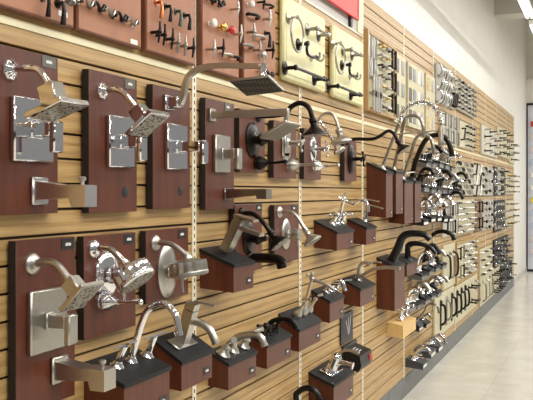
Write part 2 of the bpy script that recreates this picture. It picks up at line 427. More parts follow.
def spout(label, fpx, tip, m, w=.052, h=.05, style='square', knob=None, group='tub spouts', drop=.03):
    Y, z = spot(fpx[0], fpx[1], XB); e = trace(Y, [tip])[0]; t = thing('tub_spout', label, 'tub spout', (XB, Y, z), group)
    L = e.x - XB
    mb = MB()
    if style == 'square':
        mb.box((XB + .006, Y, z), (.012, w * 1.25, h * 1.3), None, .004); mb.build('flange', m, t); mb = MB()
        mb.prism([(XB + .01, z + h * .46), (XB + L * .55, z + h * .26), (XB + L * .72, z + h * .30), (XB + L, z + h * .26), (XB + L, z - h * .72), (XB + L * .74, z - h * .72), (XB + L * .70, z - h * .30), (XB + .01, z - h * .42)], Y - w / 2, Y + w / 2)
    elif style == 'flat':
        mb.box((XB + .004, Y, z), (.008, w * 1.1, h * 1.15), None, .002); mb.build('flange', m, t); mb = MB()
        mb.prism([(XB + .006, z + h / 2), (XB + L, z + h / 2), (XB + L, z - h / 2), (XB + L * .78, z - h / 2), (XB + L * .76, z - h * .12), (XB + .05, z - h * .34), (XB + .006, z - h / 2)], Y - w / 2, Y + w / 2)
    else:
        flange(mb, Y, z, h * .7); mb.build('flange', m, t); mb = MB()
        mb.tube(smooth([(XB, Y, z), (XB + L * .5, Y, z + .002), (XB + L * .85, Y, z - .004), (XB + L, Y, z - .02)], 5), h * .46, 16)
        mb.lathe((XB + L * .9, Y, z - .01), (.25, 0, -1), [(0, h * .44), (.03, h * .46), (.034, h * .36)], 16)
    mb.build('body', m, t)
    if knob:
        k = MB(); k.lathe((XB + L * knob, Y, z + h * .26), (0, 0, 1), [(0, .006), (.010, .005), (.014, .010), (.022, .011), (.025, .007)], 14); k.build('diverter', m, t)
    return t

# upper row of mahogany boards
panel('mahogany shower board with a chrome square set, leftmost of the upper row', 1.675, 1.955, 1.637, 2.099, (49, 62), 'tag_grey')
panel('mahogany shower board with a tilted square chrome shower head, second in the upper row', 2.111, 2.392, 1.633, 2.090, (130, 84), 'tag_grey', (125.5, 192))
panel('mahogany shower board carrying the tall curved rain shower arm, beside the slotted standard', 2.499, 2.779, 1.638, 2.090, None, 'tag_grey', (181, 191))
panel('mahogany shower board with the long straight nickel arm, fourth in the upper row', 2.911, 3.183, 1.626, 2.086, (228, 107), 'tag_grey')
panel('mahogany shower board with the dark bronze shower set, fifth in the upper row', 3.24, 3.53, 1.79, 2.074)
panel('mahogany shower board with the ornate nickel shower set, sixth in the upper row', 3.64, 3.95, 1.77, 2.054)
panel('narrow looking mahogany board with the chrome cross handle, seventh in the upper row', 4.07, 4.35, 1.77, 2.047)
panel('mahogany shower board with the bronze cross handle, last of the upper row', 4.80, 5.06, 1.77, 2.03)

shower('chrome shower arm with square head on the leftmost upper mahogany board', (10, 70), [(36, 69), (50, 86)], 'square', 'chrome', 'ornate', .03, axis=(.33, 0, -.94), size=1.05)
valve('large square chrome valve plate with blade handle on the leftmost upper board', (33, 130), 'chrome', ('square', .17, .180))
spout('chrome square tub spout with fluted end, below the leftmost upper valve', (38, 191), (91, 194), 'chrome_brushed', .056, .062, 'square', .84)
shower('chrome shower arm with small square head tilted outward, second upper board', (102, 91), [(121, 91), (137, 109)], 'square', 'chrome', 'ornate', .028, axis=(.63, 0, -.78), size=.98)
valve('chrome valve with arched engraving on its plate, second upper board', (121, 142), 'chrome', ('square', .15, .172))
valve('chrome valve with long blade handle beside the slotted standard', (176.5, 147), 'chrome', ('square', .15, .172), lever=.10)
# curved rain shower
def rain():
    Y, z = spot(168, 103, XB); t = thing('rain_shower', 'steel rain shower with high curved arm and big square dark head', 'shower head', (XB, Y, z), 'shower heads and arms')
    mb = MB(); mb.box((XB + .006, Y, z), (.012, .07, .055), None, .003); mb.box((XB + .03, Y, z), (.05, .05, .04), None, .003); mb.build('flange', 'chrome', t)
    pts = trace(Y, [(180, 104), (183.5, 96), (185.5, 84), (191, 74), (203, 67.5), (220, 65.5), (245, 66), (265, 66)])
    mb = MB(); mb.bar(smooth([V((XB + .05, Y, z))] + pts, 5), .024, .018); mb.build('arm', 'nickel', t)
    e = pts[-1]; mb = MB(); mb.lathe(e + V((-.01, 0, .008)), (0, 0, -1), [(0, .016), (.03, .013), (.05, .018), (.06, .012)], 16); mb.build('swivel', 'chrome', t)
    R = Matrix.Rotation(math.radians(-13), 3, 'X') @ Matrix.Rotation(math.radians(-4), 3, 'Y'); c = e + V((-.035, .01, -.066)); mb = MB(); mb.box(c, (.15, .15, .010), R, .002); h = mb.build('head', 'steel', t)
    mb = MB(); mb.box(c + R @ V((0, 0, -.0055)), (.142, .142, .002), R); mb.build('nozzle_plate', 'rain', h)
rain()
def straight():
    Y, z = spot(211, 115, XB); t = thing('rain_shower', 'brushed nickel shower with long straight square arm and flat tilted head', 'shower head', (XB, Y, z), 'shower heads and arms')
    mb = MB(); mb.box((XB + .006, Y, z), (.012, .052, .052), None, .002); mb.build('flange', 'nickel', t)
    mb = MB(); mb.span(XB, XB + .345, Y - .012, Y + .012, z - .015, z + .015, .002); mb.build('arm', 'nickel', t)
    c = V((.345, Y, z - .075)); mb = MB(); mb.lathe((XB + .335, Y, z - .01), (0, 0, -1), [(0, .010), (.035, .010)], 12); mb.ball((XB + .335, Y, z - .045), .014); mb.build('swivel', 'nickel', t)
    R = Matrix.Rotation(math.radians(-30), 3, 'Y'); mb = MB(); mb.box(c, (.125, .17, .010), R, .002); h = mb.build('head', 'nickel', t)
    mb = MB(); mb.box(c + R @ V((0, 0, -.0055)), (.112, .157, .002), R); mb.build('nozzle_plate', 'steel', h)
straight()
valve('brushed nickel rectangular valve plate with L shaped handle, fourth upper board', (222, 154), 'nickel', ('square', .14, .158), lever=.06)
spout('flat brown nickel tub spout jutting out under the fourth upper board', (227, 194), (269, 195), 'steel', .06, .042, 'flat')
# bronze set
shower('dark bronze gooseneck shower arm with bell head above the slotted standard', (258, 116), [(274, 115.5), (286, 113), (291, 107), (300, 103), (309, 108), (313, 121)], 'bell', 'bronze', 'round', .03, .012, axis=(.12, 0, -1), size=1.35)
valve('dark bronze round valve with stepped dial, fifth upper board', (254, 140), 'bronze', ('round', .15, .165), 'dial')
valve('dark bronze bell lever below the bronze round valve', (258, 163), 'bronze', ('round', .06, .06), 'lever')
valve('satin nickel ornate rectangular valve plate with cross handle, sixth upper board', (287, 143), 'nickel', ('ornate', .11, .14), 'cross')
valve('satin nickel bell lever pointing at the aisle, sixth upper board', (290, 165), 'nickel', ('round', .06, .06), 'lever')
shower('nickel shower with looped arm and bell head hanging beside the bronze one', (311, 135), [(316, 126), (321, 116), (328, 113), (334, 116), (338, 126), (339, 131)], 'bell', 'nickel', 'round', .026, .0085, axis=(.2, 0, -1), size=1.45)
valve('chrome valve with oval ring plate and cross handle, seventh upper board', (314, 149), 'chrome', ('round', .09, .15), 'cross')
shower('small chrome shower head on a slanting tube, seventh upper board', (319, 123), [(325, 128), (334, 142)], 'bell', 'chrome', 'round', .022, .009, axis=(.5, 0, -.8), size=.9)
valve('small chrome lever handle under the seventh upper boards cross handle', (315, 166), 'chrome', ('round', .055, .055), 'lever')
shower('long S curved bronze shower arm with black tilted head', (347, 141), [(356, 139), (372, 139), (380, 136), (388, 131), (394, 134), (398, 142)], 'bell', 'bronze', 'round', .03, .011, axis=(.55, 0, -.8), size=1.15)
valve('dark bronze round valve with cross handle, last upper board', (352, 159), 'bronze', ('round', .13, .19), 'cross')

# lower rows of mahogany boards
panel('mahogany board with a satin nickel square shower set, lower left', 1.771, 2.038, 1.075, 1.563, (68, 244))
panel('mahogany board with a chrome drum shower head, second in the lower row', 2.085, 2.384, 1.235, 1.56, (129, 239))
panel('mahogany board with an oval nickel valve and drum head, beside the slotted standard', 2.452, 2.765, 1.30, 1.561, (182, 234))
panel('small mahogany board with bronze fittings behind the slanted slab faucet', 3.193, 3.494, 1.335, 1.643, (259, 207.5))
panel('small mahogany board with a satin nickel shower beside the slotted standard', 3.65, 3.985, 1.345, 1.635, (294, 208))
shower('satin nickel shower arm with square head, lower left board', (32, 264), [(54, 263), (70, 281)], 'square', 'nickel', 'round', .032, .0105, axis=(.70, 0, -.70), size=.88)
valve('satin nickel thick square valve plate with blade handle, lower left board', (48, 320), 'nickel', ('square', .165, .182))
spout('satin nickel square tub spout with small knob, lower left board', (58, 369), (110, 376), 'nickel', .06, .062, 'square', .86)
shower('chrome shower arm with ribbed drum head, second lower board', (94, 249), [(110, 249), (126, 264)], 'drum', 'chrome', 'round', .03, .0105, axis=(.62, 0, -.78), size=1.2)
valve('chrome round valve with thick drum handle, second lower board', (109, 275), 'chrome', ('round', .135, .155), 'drum')
valve('chrome lever valve low on the second lower board', (104, 301), 'chrome', ('round', .06, .06), 'lever')
shower('satin nickel shower arm with ribbed drum head, third lower board', (155, 243), [(171, 244), (187, 256)], 'drum', 'nickel', 'round', .03, .0105, axis=(.15, 0, -.98), size=1.3)
valve('satin nickel oval valve with knurled drum handle, third lower board', (168.5, 271), 'nickel', ('round', .135, .20), 'drum')
shower('dark bronze shower with bell head behind the slanted slab faucet', (241, 213), [(253, 214), (262, 221), (271, 233)], 'bell', 'bronze', 'round', .026, .011, size=1.15)
valve('grey and black round valve with long dial, behind the slanted slab faucet', (250, 238), 'bronze', ('round', .13, .15), 'dial')
spout('dark bronze round tub spout right of the slanted slab faucet', (250, 258), (284, 260), 'bronze', .05, .05, 'round')
shower('satin nickel shower with chrome bell head over the standard', (279, 212), [(290, 212), (297, 217), (306, 231)], 'bell', 'nickel', 'round', .03, .010, size=1.15)
valve('satin nickel oval valve with cylinder handle beside the standard', (287, 234), 'nickel', ('round', .11, .16), 'drum')

# ------------------------------------------------------------------ faucet display boxes
BOX = {}
def dbox(key, label, ya, yb, d, zb, zf, zk, m='mahogany', slab='slab', front=None, tagged=True, ov=.006, group='faucet display boxes'):
    t = thing('display_box', label, 'display box', (0, (ya + yb) / 2, zb), group)
    th = .014; dz = zk - zf
    mb = MB(); mb.prism([(.001, zb + .012), (d, zb), (d, zf - th), (.001, zk - th)], ya, yb); mb.build('cabinet', m, t)
    if slab:
        mb = MB(); mb.prism([(.001, zk - th), (d + ov, zf - dz * ov / d - th), (d + ov, zf - dz * ov / d), (.001, zk)], ya - ov, yb + ov); mb.build('top', slab, t)
    if front:
        mb = MB(); mb.span(d, d + .0015, ya + .015, yb - .015, zb + .008, zf - th - .006); mb.build('price_card', front, t)
    elif tagged:
        w, h = .05, .03; y = yb - .045; z = zb + .036
        mb = MB(); mb.span(d, d + .0015, y - w / 2, y + w / 2, z - h / 2, z + h / 2); g = mb.build('name_tag', 'tag_black', t)
        mb = MB(); squiggle(mb, d + .0015, y, z, .024, .009); mb.build('lettering', 'ink_white', g)
    n = V((dz, 0, d)).normalized()
    BOX[key] = dict(ya=ya, yb=yb, d=d, zf=zf, zk=zk, n=n, top=lambda x, y: V((x, y, zk - dz * x / d)))
    return t
dbox('B1', 'short mahogany display box with a black top under the slanted slab faucet', 2.925, 3.122, .154, 1.292, 1.409, 1.469)
dbox('B2', 'mahogany display box under the chrome gooseneck, bottom left', 2.13, 2.413, .152, .955, 1.101, 1.156)
dbox('B3', 'mahogany display box under the leaning nickel single faucet', 2.555, 2.80, .120, .975, 1.088, 1.160)
dbox('B4', 'mahogany display box under the nickel arc faucet with two bell handles', 3.0, 3.285, .095, .874, .990, 1.035)
dbox('B5', 'mahogany display box under the dark bronze arc faucet', 3.41, 3.712, .095, .880, .995, 1.041)
dbox('B6', 'mahogany display box under the three tall nickel posts', 3.785, 4.115, .112, .892, 1.009, 1.080)
dbox('B7', 'mahogany display box under the low chrome arc faucet', 4.28, 4.54, .110, .963, 1.090, 1.146)
dbox('B8', 'mahogany display box under the flat nickel lever faucet', 4.86, 5.186, .118, .977, 1.094, 1.153)
dbox('B9', 'mahogany display box under the chrome bridge faucet', 4.322, 4.644, .138, 1.369, 1.477, 1.540)
dbox('B10', 'mahogany display box right of the chrome bridge faucet, before the standard', 4.96, 5.191, .128, 1.361, 1.475, 1.529)
dbox('B11', 'mahogany display box low on the wall beside the hanging black package', 4.235, 4.605, .148, .490, .631, .690)
dbox('B12', 'lowest mahogany display box under a black looped faucet', 3.93, 4.20, .13, .33, .45, .51)
dbox('T1', 'tall mahogany box under the spring faucet, nearest of the four', 5.415, 5.60, .140, 1.521, 1.845, 1.909, tagged=True)
dbox('T2', 'tall mahogany box under the plain grey gooseneck, second of the four', 5.78, 6.0, .120, 1.538, 1.854, 1.90)
dbox('T3', 'tall mahogany box hung lower, third of the four', 6.03, 6.32, .125, 1.454, 1.785, 1.835)
dbox('T4', 'tall mahogany box under the black gooseneck, last of the four', 6.40, 6.63, .123, 1.450, 1.785, 1.838)
dbox('T5', 'tall mahogany box under the large black curved faucet', 5.68, 5.99, .135, .839, 1.164, 1.226, tagged=False)
dbox('B13', 'mahogany display box right behind the large black curved faucet', 6.17, 6.56, .11, 1.037, 1.150, 1.197)
dbox('CB', 'pale maple display box with chrome crosses on top', 5.985, 6.43, .124, .588, .700, .718, 'maple', None, None, False)
for i, (ya, yb, d, zb, zf, zk) in enumerate([(6.60, 6.76, .146, .227, .269, .295), (6.93, 7.13, .146, .257, .302, .318), (7.30, 7.50, .141, .239, .285, .303)]):
    dbox('G%d' % i, 'small dark grey display box by the floor, %s of three' % ['nearest', 'middle', 'farthest'][i], ya, yb, d, zb, zf + .012, zk + .016, 'grey_box', 'grey_box', 'sample_white', group='grey boxes by the floor')
for i, (ya, yb, d, zb, zf, zk) in enumerate([(6.765, 6.925, .077, .510, .558, .616), (7.0, 7.17, .088, .508, .545, .591)]):
    dbox('H%d' % i, 'small black display box with white card, %s of the pair beyond the maple box' % ['nearer', 'farther'][i], ya, yb, d, zb, zf, zk, 'slab', 'slab', 'sample_white', group='black boxes beyond the maple box')

# ------------------------------------------------------------------ faucets
def base_flange(mb, p, n, r=.02):
    mb.lathe(p - n * .001, n, [(0, r), (.004, r), (.009, r * .8), (.016, r * .62), (.022, r * .56)], 18)
def handle_part(kind, p, n, m, t, dy=1, s=1.0):
    mb = MB(); e1 = V((1, 0, 0)); base_flange(mb, p, n, .018 * s)
    if kind == 'tbar':
        q = p + n * .052 * s + V((.006, 0, 0)); mb.tube([p, q], .0085 * s, 12); mb.bar([q + V((-.012, -.032 * s * 1.0, -.002)), q + V((.010, .036 * s, .008))], .012, .007)
    elif kind == 'bell':
        mb.lathe(p, n, [(0, .021 * s), (.006, .022 * s), (.016, .015 * s), (.030, .011 * s), (.036, .015 * s), (.044, .013 * s), (.048, .006)], 18)
        q = p + n * .04 * s; mb.tube([q, q + V((.02, .022 * dy, .012)) * s, q + V((.034, .034 * dy, .016)) * s], [.006 * s, .006 * s, .009 * s], 10)
    elif kind == 'cross':
        q = p + n * .045 * s; mb.tube([p, q], [.011 * s, .008 * s], 12); mb.ball(q, .011 * s)
        for a in range(4):
            d = V((math.cos(a * PI / 2 + .5), math.sin(a * PI / 2 + .5), 0)); mb.tube([q, q + d * .024 * s], [.005 * s, .0045 * s], 8); mb.ball(q + d * .028 * s, .0075 * s, 8)
    elif kind == 'drop':
        mb.lathe(p, n, [(0, .017 * s), (.008, .019 * s), (.024, .018 * s), (.040, .010 * s), (.050, .007 * s), (.078, .006 * s), (.084, .010 * s), (.094, .008 * s)], 16)
        q = p + n * .088 * s; mb.tube([q, q + V((.026, .012 * dy, .006))], [.006, .008], 8)
    elif kind == 'lever':
        q = p + n * .03 * s; mb.tube([p, q], .012 * s, 12); mb.bar([q, q + V((.03, .02 * dy, .012)) * s, q + V((.055, .035 * dy, .014)) * s], .014 * s, .007 * s)
    return mb.build('handle', m, t)
def faucet(label, key, basepx, path, m, r=.011, handles=(), bx=None, plane=True, group='faucets on the display boxes', taper=None, seg=6, tip=True):
    b = BOX[key]; x = bx if bx is not None else b['d'] * .5
    if basepx: Y = min(max(spot(basepx[0], basepx[1], x)[0], b['ya'] + .03), b['yb'] - .03)
    else: Y = (b['ya'] + b['yb']) / 2
    p = b['top'](x, Y); t = thing('faucet', label, 'faucet', p, group)
    pts = [p] + trace(Y, path); sp = smooth(pts, seg)
    mb = MB(); base_flange(mb, p, b['n'], r * 1.9); mb.build('base', m, t)
    mb = MB(); n = len(sp); rs = [r * (taper[0] + (taper[1] - taper[0]) * i / (n - 1)) if taper else r for i in range(n)]
    mb.tube(sp, rs, 14); d = (sp[-1] - sp[-2]).normalized()
    if tip: mb.lathe(sp[-1] - d * .012, d, [(0, rs[-1]), (.002, rs[-1] * 1.18), (.014, rs[-1] * 1.18), (.015, rs[-1] * .7)], 14)
    mb.build('spout', m, t)
    for kind, dy, hx, hm, s in handles:
        handle_part(kind, b['top'](hx, Y + dy), b['n'], hm or m, t, 1 if dy >= 0 else -1, s)
    return t, Y
faucet('tall chrome gooseneck faucet with two slim bar handles, bottom left box', 'B2', (131, 361), [(138, 335), (146, 313), (157, 304.5), (168, 306), (176, 317), (179, 335)], 'chrome', .012,
       [('tbar', -.085, .07, None, 1.4), ('tbar', .10, .07, None, 1.4)], .07)
# leaning nickel single
def leaning():
    b = BOX['B3']; x = .055; Y = spot(182, 344, x)[0]; p = b['top'](x, Y); t = thing('faucet', 'satin nickel single faucet with leaning square column and thin rod lever', 'faucet', p, 'faucets on the display boxes')
    R = Matrix.Rotation(math.atan2(b['n'].x, b['n'].z), 3, 'Y')
    mb = MB(); mb.box(p + b['n'] * .004, (.062, .15, .008), R, .003); mb.build('base', 'nickel', t)
    q = trace(Y, [(193, 303)])[0]; mb = MB(); mb.bar([p, p.lerp(q, .82)], .046, .042); mb.bar([p.lerp(q, .84), q], .045, .041); mb.build('column', 'nickel', t)
    pts = trace(Y, [(190, 321), (200, 323), (209, 329), (214, 338), (216, 344)]); mb = MB(); mb.tube(smooth(pts, 5), .015, 14); mb.build('spout', 'nickel', t)
    c = trace(Y, [(195, 301), (215, 306)]); mb = MB(); mb.tube([c[0], c[1]], .005, 10); mb.build('lever', 'nickel', t)
leaning()
faucet('satin nickel low arc faucet with two bell lever handles', 'B4', (233, 348), [(234, 341), (238, 337), (245, 335), (254, 334.5), (261, 337.5), (264.5, 346)], 'nickel', .0155,
       [('bell', -.10, .05, None, 1.5), ('bell', .10, .05, None, 1.5)], .05, taper=(1.1, .95))
faucet('dark bronze low arc faucet with two cross handles', 'B5', (268, 330), [(269, 325), (273, 321), (280, 319), (288, 319.5), (293, 322), (296, 329)], 'bronze', .0115,
       [('cross', -.085, .045, None, 1.3), ('cross', .085, .045, None, 1.3)], .045, taper=(1.1, .95))
# three tall posts
def posts():
    b = BOX['B6']; Y = spot(302, 315, .05)[0]; p = b['top'](.05, Y); t = thing('faucet', 'tall satin nickel post faucet with straight spout and two teardrop handles', 'faucet', p, 'faucets on the display boxes')
    k = trace(Y, [(312, 279), (327, 285), (334, 290)])
    mb = MB(); mb.lathe(p, b['n'], [(0, .024), (.01, .026), (.035, .022), (.05, .012)], 18); mb.build('base', 'nickel', t)
    mb = MB(); mb.tube([p + b['n'] * .03, p.lerp(k[0], .5), k[0]], [.011, .009, .009], 12); mb.ball(k[0], .015); mb.ball(k[0] + V((-.025, 0, .02)), .009); mb.tube([k[0], k[0] + V((-.025, 0, .02))], .005, 8)
    mb.lathe(k[0], (0, 0, 1), [(0, .012), (.02, .009), (.03, .011), (.036, .004)], 12); mb.build('column', 'nickel', t)
    mb = MB(); mb.tube(smooth(k, 4), .0095, 12); mb.build('spout', 'nickel', t)
    for dy in (-.085, .085): handle_part('drop', b['top'](.05, Y + dy), b['n'], 'nickel', t, 1 if dy > 0 else -1, 1.25)
posts()
faucet('polished chrome low arc faucet with two chrome levers', 'B7', (331, 288), [(333, 284), (337, 281), (341, 281.5), (343.5, 285), (344.5, 291)], 'chrome', .013,
       [('lever', -.08, .05, None, 1.3), ('lever', .08, .05, None, 1.3)], .05)
def flat_lever():
    b = BOX['B8']; x = .05; Y = spot(358, 281, x)[0]; p = b['top'](x, Y); t = thing('faucet', 'flat satin nickel faucet with tall open loop body and long curved spout', 'faucet', p, 'faucets on the display boxes')
    q = trace(Y, [(357, 280), (361, 265), (366, 262.5), (371, 265)]); mb = MB(); base_flange(mb, p, b['n'], .028); mb.build('base', 'nickel', t)
    mb = MB(); mb.bar(smooth([p] + q[1:], 5), .06, .018); mb.build('body', 'nickel', t)
    mb = MB(); mb.bar(smooth([p + b['n'] * .015] + trace(Y, [(367, 272.5), (376, 268.5), (388, 267.5), (400, 268.5)]), 5), .034, .020); mb.build('spout', 'nickel', t)
    mb = MB(); mb.bar(smooth(trace(Y, [(368, 263), (374, 262), (381, 262.5)]), 3), .03, .008); mb.build('lever', 'nickel', t)
flat_lever()
def bridge(label, key, basepx, col, sp, m, group='faucets on the display boxes'):
    b = BOX[key]; x = b['d'] * .45; Y = spot(basepx[0], basepx[1], x)[0]; p = b['top'](x, Y); t = thing('faucet', label, 'faucet', p, group)
    c = trace(Y, [col])[0]
    mb = MB(); base_flange(mb, p, b['n'], .024); mb.build('base', m, t)
    mb = MB(); mb.tube([p, p.lerp(c, .3), p.lerp(c, .34), p.lerp(c, .7), c], [.015, .012, .016, .010, .011], 12); mb.ball(c, .017)
    for d in (V((-.03, -.01, .012)), V((.004, .01, .034)), V((0, -.034, 0)), V((0, .034, 0))): mb.tube([c, c + d], .005, 8); mb.ball(c + d, .0085, 8)
    mb.tube([p + V((0, -.085, .03)), p + V((0, .085, .03))], .008, 10); mb.build('column', m, t)
    mb = MB(); mb.tube(smooth([c] + trace(Y, sp), 5), .0085, 12); mb.build('spout', m, t)
    for dy in (-.085, .085): handle_part('cross', b['top'](x, Y + dy), b['n'], m, t, 1, 1.35)
bridge('chrome bridge faucet with cross handles and long wavy spout', 'B9', (337, 222), (344, 199), [(348, 202), (354, 203.5), (360, 200.5), (365, 201), (368, 205), (368.5, 212)], 'chrome')
def twin_bar():
    b = BOX['B10']; x = .06; Y = spot(365, 221, x)[0]; p = b['top'](x, Y); t = thing('faucet', 'nickel faucet with two pale bars before the tall mahogany box', 'faucet', p, 'faucets on the display boxes')
    mb = MB(); base_flange(mb, p, b['n'], .022); mb.build('base', 'chrome', t)
    q = trace(Y, [(366, 206)])[0]; mb = MB(); mb.tube([p, q], [.014, .012], 12); mb.build('column', 'chrome', t)
    for a, z in (((366, 199), (379, 201.5)), ((367, 204), (383, 208.5))):
        k = trace(Y, [a, z]); mb = MB(); mb.bar([k[0], k[1]], .016, .008); mb.build('lever' if a[1] < 200 else 'spout', 'nickel', t)
    mb = MB(); mb.tube([q, trace(Y, [(366, 198.5)])[0]], .011, 10); mb.build('hub', 'chrome', t)
twin_bar()
def low_chrome():
    b = BOX['B11']; x = .07; Y = spot(331, 371, x)[0]; p = b['top'](x, Y); t = thing('faucet', 'chrome low wide faucet on a long plate beside the black package', 'faucet', p, 'faucets on the display boxes')
    R = Matrix.Rotation(math.atan2(b['n'].x, b['n'].z), 3, 'Y'); mb = MB(); mb.box(p + b['n'] * .006, (.085, .21, .014), R, .006); mb.build('base', 'chrome', t)
    q = trace(Y, [(336, 358)])[0]; mb = MB(); mb.tube([p, p.lerp(q, .5), q], [.036, .030, .034], 16); mb.ball(q, .034, 14); mb.build('body', 'chrome', t)
    mb = MB(); mb.tube(smooth([p.lerp(q, .6)] + trace(Y, [(345, 364), (353, 366)]), 4), .022, 12); mb.build('spout', 'chrome', t)
    mb = MB(); mb.bar(smooth([q] + trace(Y, [(343, 351), (351, 350.5), (359, 353)]), 4), .034, .012); mb.build('lever', 'nickel', t)
low_chrome()
faucet('black looped faucet at the bottom edge of the wall', 'B12', (295, 405), [(296, 398), (299, 391.5), (306, 388), (314, 390.5), (319, 398), (321, 406)], 'black_metal', .016, [('lever', -.08, .05, None, 1.2), ('lever', .08, .05, None, 1.2)])

# slab faucet
def slab_faucet():
    b = BOX['B1']; Y = 3.015; x = .06; p = b['top'](x, Y); t = thing('faucet', 'grey steel slab faucet with slanted square column and flat top plate', 'faucet', p, 'faucets on the display boxes')
    k = trace(Y, [(226, 250), (241, 218), (236, 215), (256, 221), (242, 228), (262, 235)])
    mb = MB(); mb.bar([k[0] + V((.0, 0, .0)), k[1]], .058, .040); mb.build('column', 'steel', t)
    mb = MB(); mb.bar([k[2], k[3]], .056, .010); mb.build('lever', 'steel', t)
    mb = MB(); mb.bar([k[4], k[5]], .050, .014); mb.build('spout', 'steel', t)
slab_faucet()

# kitchen faucets on the tall boxes
def spring_faucet():
    b = BOX['T1']; Y = 5.5; p = b['top'](.09, Y); t = thing('kitchen_faucet', 'tall nickel spring kitchen faucet with coiled hose arch', 'faucet', p, 'kitchen faucets on the tall boxes')
    mb = MB(); base_flange(mb, p, b['n'], .03); mb.build('base', 'nickel', t)
    arc = smooth([p] + trace(Y, [(398, 126), (403, 112), (412, 104), (425, 102), (435, 108), (440, 117), (441, 133)]), 12)
    mb = MB(); mb.tube(arc[:14], .012, 12); mb.build('column', 'steel', t)
    mb = MB(); mb.tube(arc, .008, 8); mb.build('hose', 'steel', t)
    co = arc[12:-6]; mb = MB(); pts = []; n = len(co) * 9
    for i in range(n):
        u = i / (n - 1) * (len(co) - 1); j = min(int(u), len(co) - 2); c = co[j].lerp(co[j + 1], u - j); tg = (co[j + 1] - co[j]).normalized()
        s = V((0, 1, 0)); w = tg.cross(s); a = i * 2 * PI / 9 * .5
        pts.append(c + (s * math.cos(a) + w * math.sin(a)) * .016)
    mb.tube(pts, .004, 5); mb.build('spring', 'chrome', t)
    e = arc[-1]; mb = MB(); mb.lathe(e + V((0, 0, .05)), (0, 0, -1), [(0, .012), (.03, .016), (.10, .018), (.13, .022), (.14, .018)], 14); mb.build('spray_head', 'nickel', t)
    q = p.lerp(arc[12], .8); mb = MB(); mb.tube([q, V((e.x, Y, q.z + .02))], .005, 8); mb.build('hose_arm', 'nickel', t)
spring_faucet()
faucet('plain grey steel gooseneck kitchen faucet, second tall box', 'T2', None, [(399, 145), (404, 122), (408, 117), (414, 115.5), (420, 118.5), (423, 126), (424, 137)], 'steel', .013, bx=.075, group='kitchen faucets on the tall boxes')
faucet('grey steel gooseneck kitchen faucet, third tall box', 'T3', None, [(409, 160), (414, 143), (418, 136.5), (424, 134.5), (430, 138), (433, 146), (434, 154)], 'steel', .014, [('lever', .06, .07, None, 1.2)], .075, group='kitchen faucets on the tall boxes')
faucet('big black gooseneck kitchen faucet, last tall box', 'T4', None, [(415, 163), (422, 146), (428, 138), (437, 135), (445, 138), (450, 146), (452, 156)], 'bronze', .021, [('lever', .06, .07, None, 1.2)], .07, group='kitchen faucets on the tall boxes')
def swan(label, key, m, path, lever, w=.04, Y=None):
    b = BOX[key]; Y = Y or (b['ya'] + b['yb']) / 2; p = b['top'](.075, Y); t = thing('kitchen_faucet', label, 'faucet', p, 'kitchen faucets on the tall boxes')
    mb = MB(); base_flange(mb, p, b['n'], .04); mb.build('base', m, t)
    sp = smooth([p] + trace(Y, path), 6); n = len(sp); mb = MB(); mb.sweep(sp, [(math.cos(2 * PI * j / 14), math.sin(2 * PI * j / 14)) for j in range(14)], [(w * (.8 - .25 * i / n), w * (.7 - .3 * i / n)) for i in range(n)]); mb.build('spout', m, t)
    mb = MB(); mb.bar(smooth(trace(Y, lever), 4), .03, .01); mb.build('lever', m, t)
swan('large black curved kitchen faucet leaning over the tall mahogany box', 'T5', 'black_metal', [(398, 248), (402, 238), (408, 234), (417, 233.5), (425, 235), (430, 240)], [(402, 238), (409, 232.5), (416, 232)], .05)
swan('black arched faucet with down turned spout behind the large black one', 'B13', 'black_metal', [(408, 246), (414, 243.5), (423, 244.5), (431, 248), (436, 254)], [(411, 247), (416, 241)], .036)
faucet('chrome cross handle faucet on the pale maple box', 'CB', (403, 318), [(402, 312), (404, 308), (408, 308), (410, 313)], 'chrome', .014, [('cross', -.1, .06, None, 1.7), ('cross', .1, .06, None, 1.7)], .06)
for i in range(3):
    b = BOX['G%d' % i]; Y = (b['ya'] + b['yb']) / 2; px = [(416, 362), (426, 351), (434, 345)][i]
    pt = [[(414, 357), (418, 351), (424, 348), (429, 350), (431, 354)], [(425, 347), (428, 341), (434, 338), (439, 341), (441, 346)], [(433, 341), (436, 336), (440, 335), (444, 338), (446, 344)]][i]
    faucet('chrome arc faucet on the %s grey box by the floor' % ['nearest', 'middle', 'farthest'][i], 'G%d' % i, None, pt, 'chrome', .014, [('lever', -.06, .06, None, 1.3), ('lever', .06, .06, None, 1.3)], .06, group='faucets by the floor')
faucet('thin gooseneck bar faucet on the nearer black box', 'H0', None, [(424, 312), (427, 305.5), (432, 304), (437, 306), (439, 313)], 'steel', .009, [('lever', .05, .03, None, 1)], .035, group='faucets beyond the maple box')
faucet('short chrome faucet on the farther black box', 'H1', None, [(424, 316), (428, 314), (431, 317)], 'chrome', .012, [('lever', .05, .03, None, 1)], .04, group='faucets beyond the maple box')

